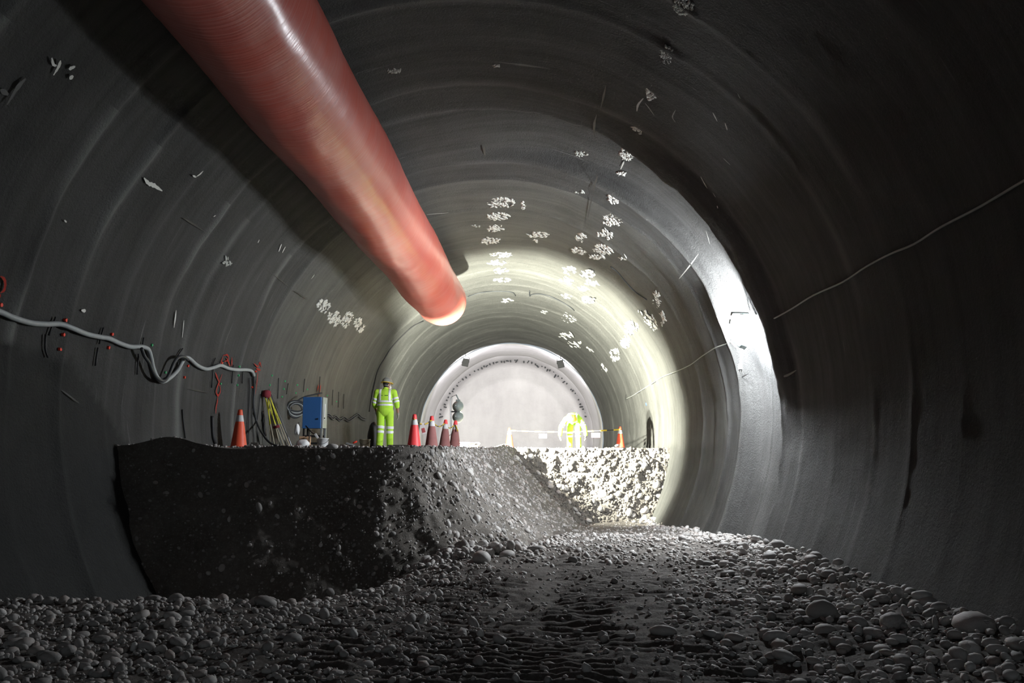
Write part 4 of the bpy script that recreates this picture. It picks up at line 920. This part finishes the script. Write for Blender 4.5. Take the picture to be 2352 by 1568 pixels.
    # reflective tape, measured in the torso's own frame
    o0 = g['pelvis']; ax = wa.normalized(); rt = Rt @ Vector((1, 0, 0)); fwd = Rt @ Vector((0, 1, 0)); L = wa.length
    def tt(c): r = c-o0; return r.dot(rt), r.dot(fwd), r.dot(ax)/L
    arm_d = lambda c: min((c-g['sl'].lerp(g['el'], t)).length for t in (.45, .6, .75, .9, 1)) < .105 or min((c-g['sr'].lerp(g['er'], t)).length for t in (.45, .6, .75, .9, 1)) < .105
    for z0, z1 in ((.36, .49), (.61, .75)): band(jacket, 'reflective_band', M['reflect'], jacket, lambda c: z0 < tt(c)[2] < z1 and not arm_d(c) and abs(tt(c)[0]) < .235)
    for sx in (-1, 1): band(jacket, 'shoulder_strip', M['reflect'], jacket, lambda c: .095 < sx*tt(c)[0] < .150 and tt(c)[2] > .74 and not arm_d(c))
    for s, e in (('sl', 'el'), ('sr', 'er')):
        for t0, t1 in ((.50, .66), (.78, .93)):
            dd = g[e]-g[s]; band(jacket, 'sleeve_band', M['reflect'], jacket, lambda c: t0 < (c-g[s]).dot(dd)/dd.length_squared < t1 and ((c-g[s])-dd*((c-g[s]).dot(dd)/dd.length_squared)).length < .105 and arm_d(c))
    for h, k, a in (('hl', 'kl', 'al'), ('hr', 'kr', 'ar')):
        ds = g[a]-g[k]
        for t0, t1 in ((-.16, .0), (.12, .27)): band(tro, 'leg_band', M['reflect'], tro, lambda c: t0 < (c-g[k]).dot(ds)/ds.length_squared < t1 and ((c-g[k])-ds*((c-g[k]).dot(ds)/ds.length_squared)).length < .13)
    band(jacket, 'back_print', M['ink'], jacket, lambda c: (.02 < tt(c)[0]+.02 < .10 or -.085 < tt(c)[0] < -.055) and tt(c)[1] < -.05 and 1.10 < tt(c)[2] < 1.15, .005)
    # hair, hard hat, mask
    bm = bmesh.new(); bmesh.ops.create_uvsphere(bm, u_segments=18, v_segments=12, radius=1, matrix=Matrix.Translation(H_(0, -.012, .022)) @ Rh.to_4x4() @ Matrix.Diagonal((.083, .099, .116, 1)))
    inv = Rh.transposed(); bmesh.ops.delete(bm, geom=[f for f in bm.faces if (inv @ (f.calc_center_median()-hd)).y > .03-.5*max(0, (inv @ (f.calc_center_median()-hd)).z) or (inv @ (f.calc_center_median()-hd)).z < -.075], context='FACES'); hr = bm_obj('hair', bm, M['hair'], root, True)
    Th = Matrix.Translation(H_(0, -.005, .055)) @ Rh.to_4x4()
    bm = bmesh.new(); add_lathe(bm, [(.128, 0), (.126, .03), (.112, .075), (.08, .108), (.04, .122), (.002, .125)], 26, Th @ Matrix.Diagonal((.92, 1.08, 1, 1))); hs = bm_obj('hard_hat', bm, helmet[0], root, True)
    bm = bmesh.new(); add_lathe(bm, [(.110, .012), (.150, -.004), (.158, -.010), (.156, -.016), (.110, 0.0)], 26, Th @ Matrix.Diagonal((.92, 1.10, 1, 1))); bm_obj('brim', bm, helmet[1], hs, True)
    bm = bmesh.new(); add_tube(bm, [Th @ Vector((0, .12*math.cos(t), .012+.118*math.sin(t))) for t in np.linspace(.3, PI-.3, 12)], .012, 6); bm_obj('ridge', bm, helmet[0], hs, True)
    if mask:
        bm = bmesh.new(); bmesh.ops.create_uvsphere(bm, u_segments=14, v_segments=10, radius=1, matrix=Matrix.Translation(H_(0, .088, -.055)) @ Rh.to_4x4() @ Matrix.Diagonal((.055, .045, .052, 1))); mk = bm_obj('dust_mask', bm, M['white'], root, True)
        bm = bmesh.new(); add_tube(bm, [H_(.05, .07, -.05), H_(.082, 0, -.03), H_(.07, -.085, -.03), H_(0, -.112, -.03)], .004, 5); bm_obj('mask_strap', bm, M['white'], mk, True)
    return root
hz = lambda a: Matrix.Rotation(a, 3, 'Z')
fz = Vector((math.sin(.75), math.cos(.75), -.12)).normalized(); uz = (Vector((0, 0, 1))-fz*fz.z).normalized()
p1 = onb(883, 20.9)
person('standing man in lime reflective clothes and grey hard hat, back turned', p1, 0.0, dict(pelvis=(0, 0, .96), waist=(.0, 0, 1.10), chest=(.0, .0, 1.29), neck=(0.0, .02, 1.50), head=(.025, .045, 1.62), up=uz, face=fz,
    sl=(-.205, 0, 1.42), el=(-.275, .03, 1.13), wl=(-.245, .17, .93), sr=(.205, 0, 1.42), er=(.295, -.03, 1.14), wr=(.315, .05, .90), dl=(.1, .35, -1), dr=(.12, .15, -1), hl=(-.105, 0, .93), kl=(-.115, .03, .50), al=(-.12, -.04, .09), hr=(.105, 0, .93), kr=(.118, .05, .50), ar=(.125, .06, .09), tl=(-.03, .15, -.03), tr=(.05, .15, -.03), Rt=I3, sleeve=.28), (M['helmet_grey'], M['helmet_yellow']), True)
p2 = onb(1318, 25.5); p2.z += .0
bend = Matrix.Rotation(D(98), 3, 'X')
fc = Vector((-.15, .65, -.75)).normalized(); uc = Vector((.0, .75, .65)); uc = (uc-fc*uc.dot(fc)).normalized()
person('man in lime reflective clothes and yellow hard hat bending over by the far tape', p2, PI-.15, dict(pelvis=(0, -.20, .90), waist=(0, -.06, .95), chest=(0, .13, .97), neck=(0, .32, .93), head=(.0, .42, .86), up=uc, face=fc,
    sl=(-.21, .26, .90), el=(-.36, .32, .66), wl=(-.40, .36, .42), sr=(.21, .26, .90), er=(.36, .30, .66), wr=(.38, .36, .42), dl=(-.05, .1, -1), dr=(.05, .1, -1), hl=(-.11, -.18, .87), kl=(-.13, -.08, .48), al=(-.14, -.13, .09), hr=(.11, -.18, .87), kr=(.13, -.08, .48), ar=(.14, -.13, .09), tl=(-.03, .15, -.03), tr=(.03, .15, -.03), Rt=Matrix.Rotation(-D(85), 3, 'X'), sleeve=.9), (M['helmet_yellow'], M['helmet_yellow']), False)

# ------------------------------------------------------------------ dust in the air
if HAZE:
    bm = bmesh.new(); add_box(bm, (-.77, 22, H+1.2), (11.2, 57, 10.6)); hm = bpy.data.materials.new('dusty_air'); hm.use_nodes = True; t = hm.node_tree
    t.nodes.remove(t.nodes['Principled BSDF']); vsn = t.nodes.new('ShaderNodeVolumeScatter'); vsn.inputs['Density'].default_value = HAZE; vsn.inputs['Anisotropy'].default_value = .2; vsn.inputs['Color'].default_value = (.92, .95, 1, 1)
    t.links.new(vsn.outputs[0], t.nodes['Material Output'].inputs['Volume'])
    o = bm_obj('dust_haze', bm, hm); o['kind'] = 'stuff'; tag(o, 'thin dusty haze filling the tunnel', 'haze')
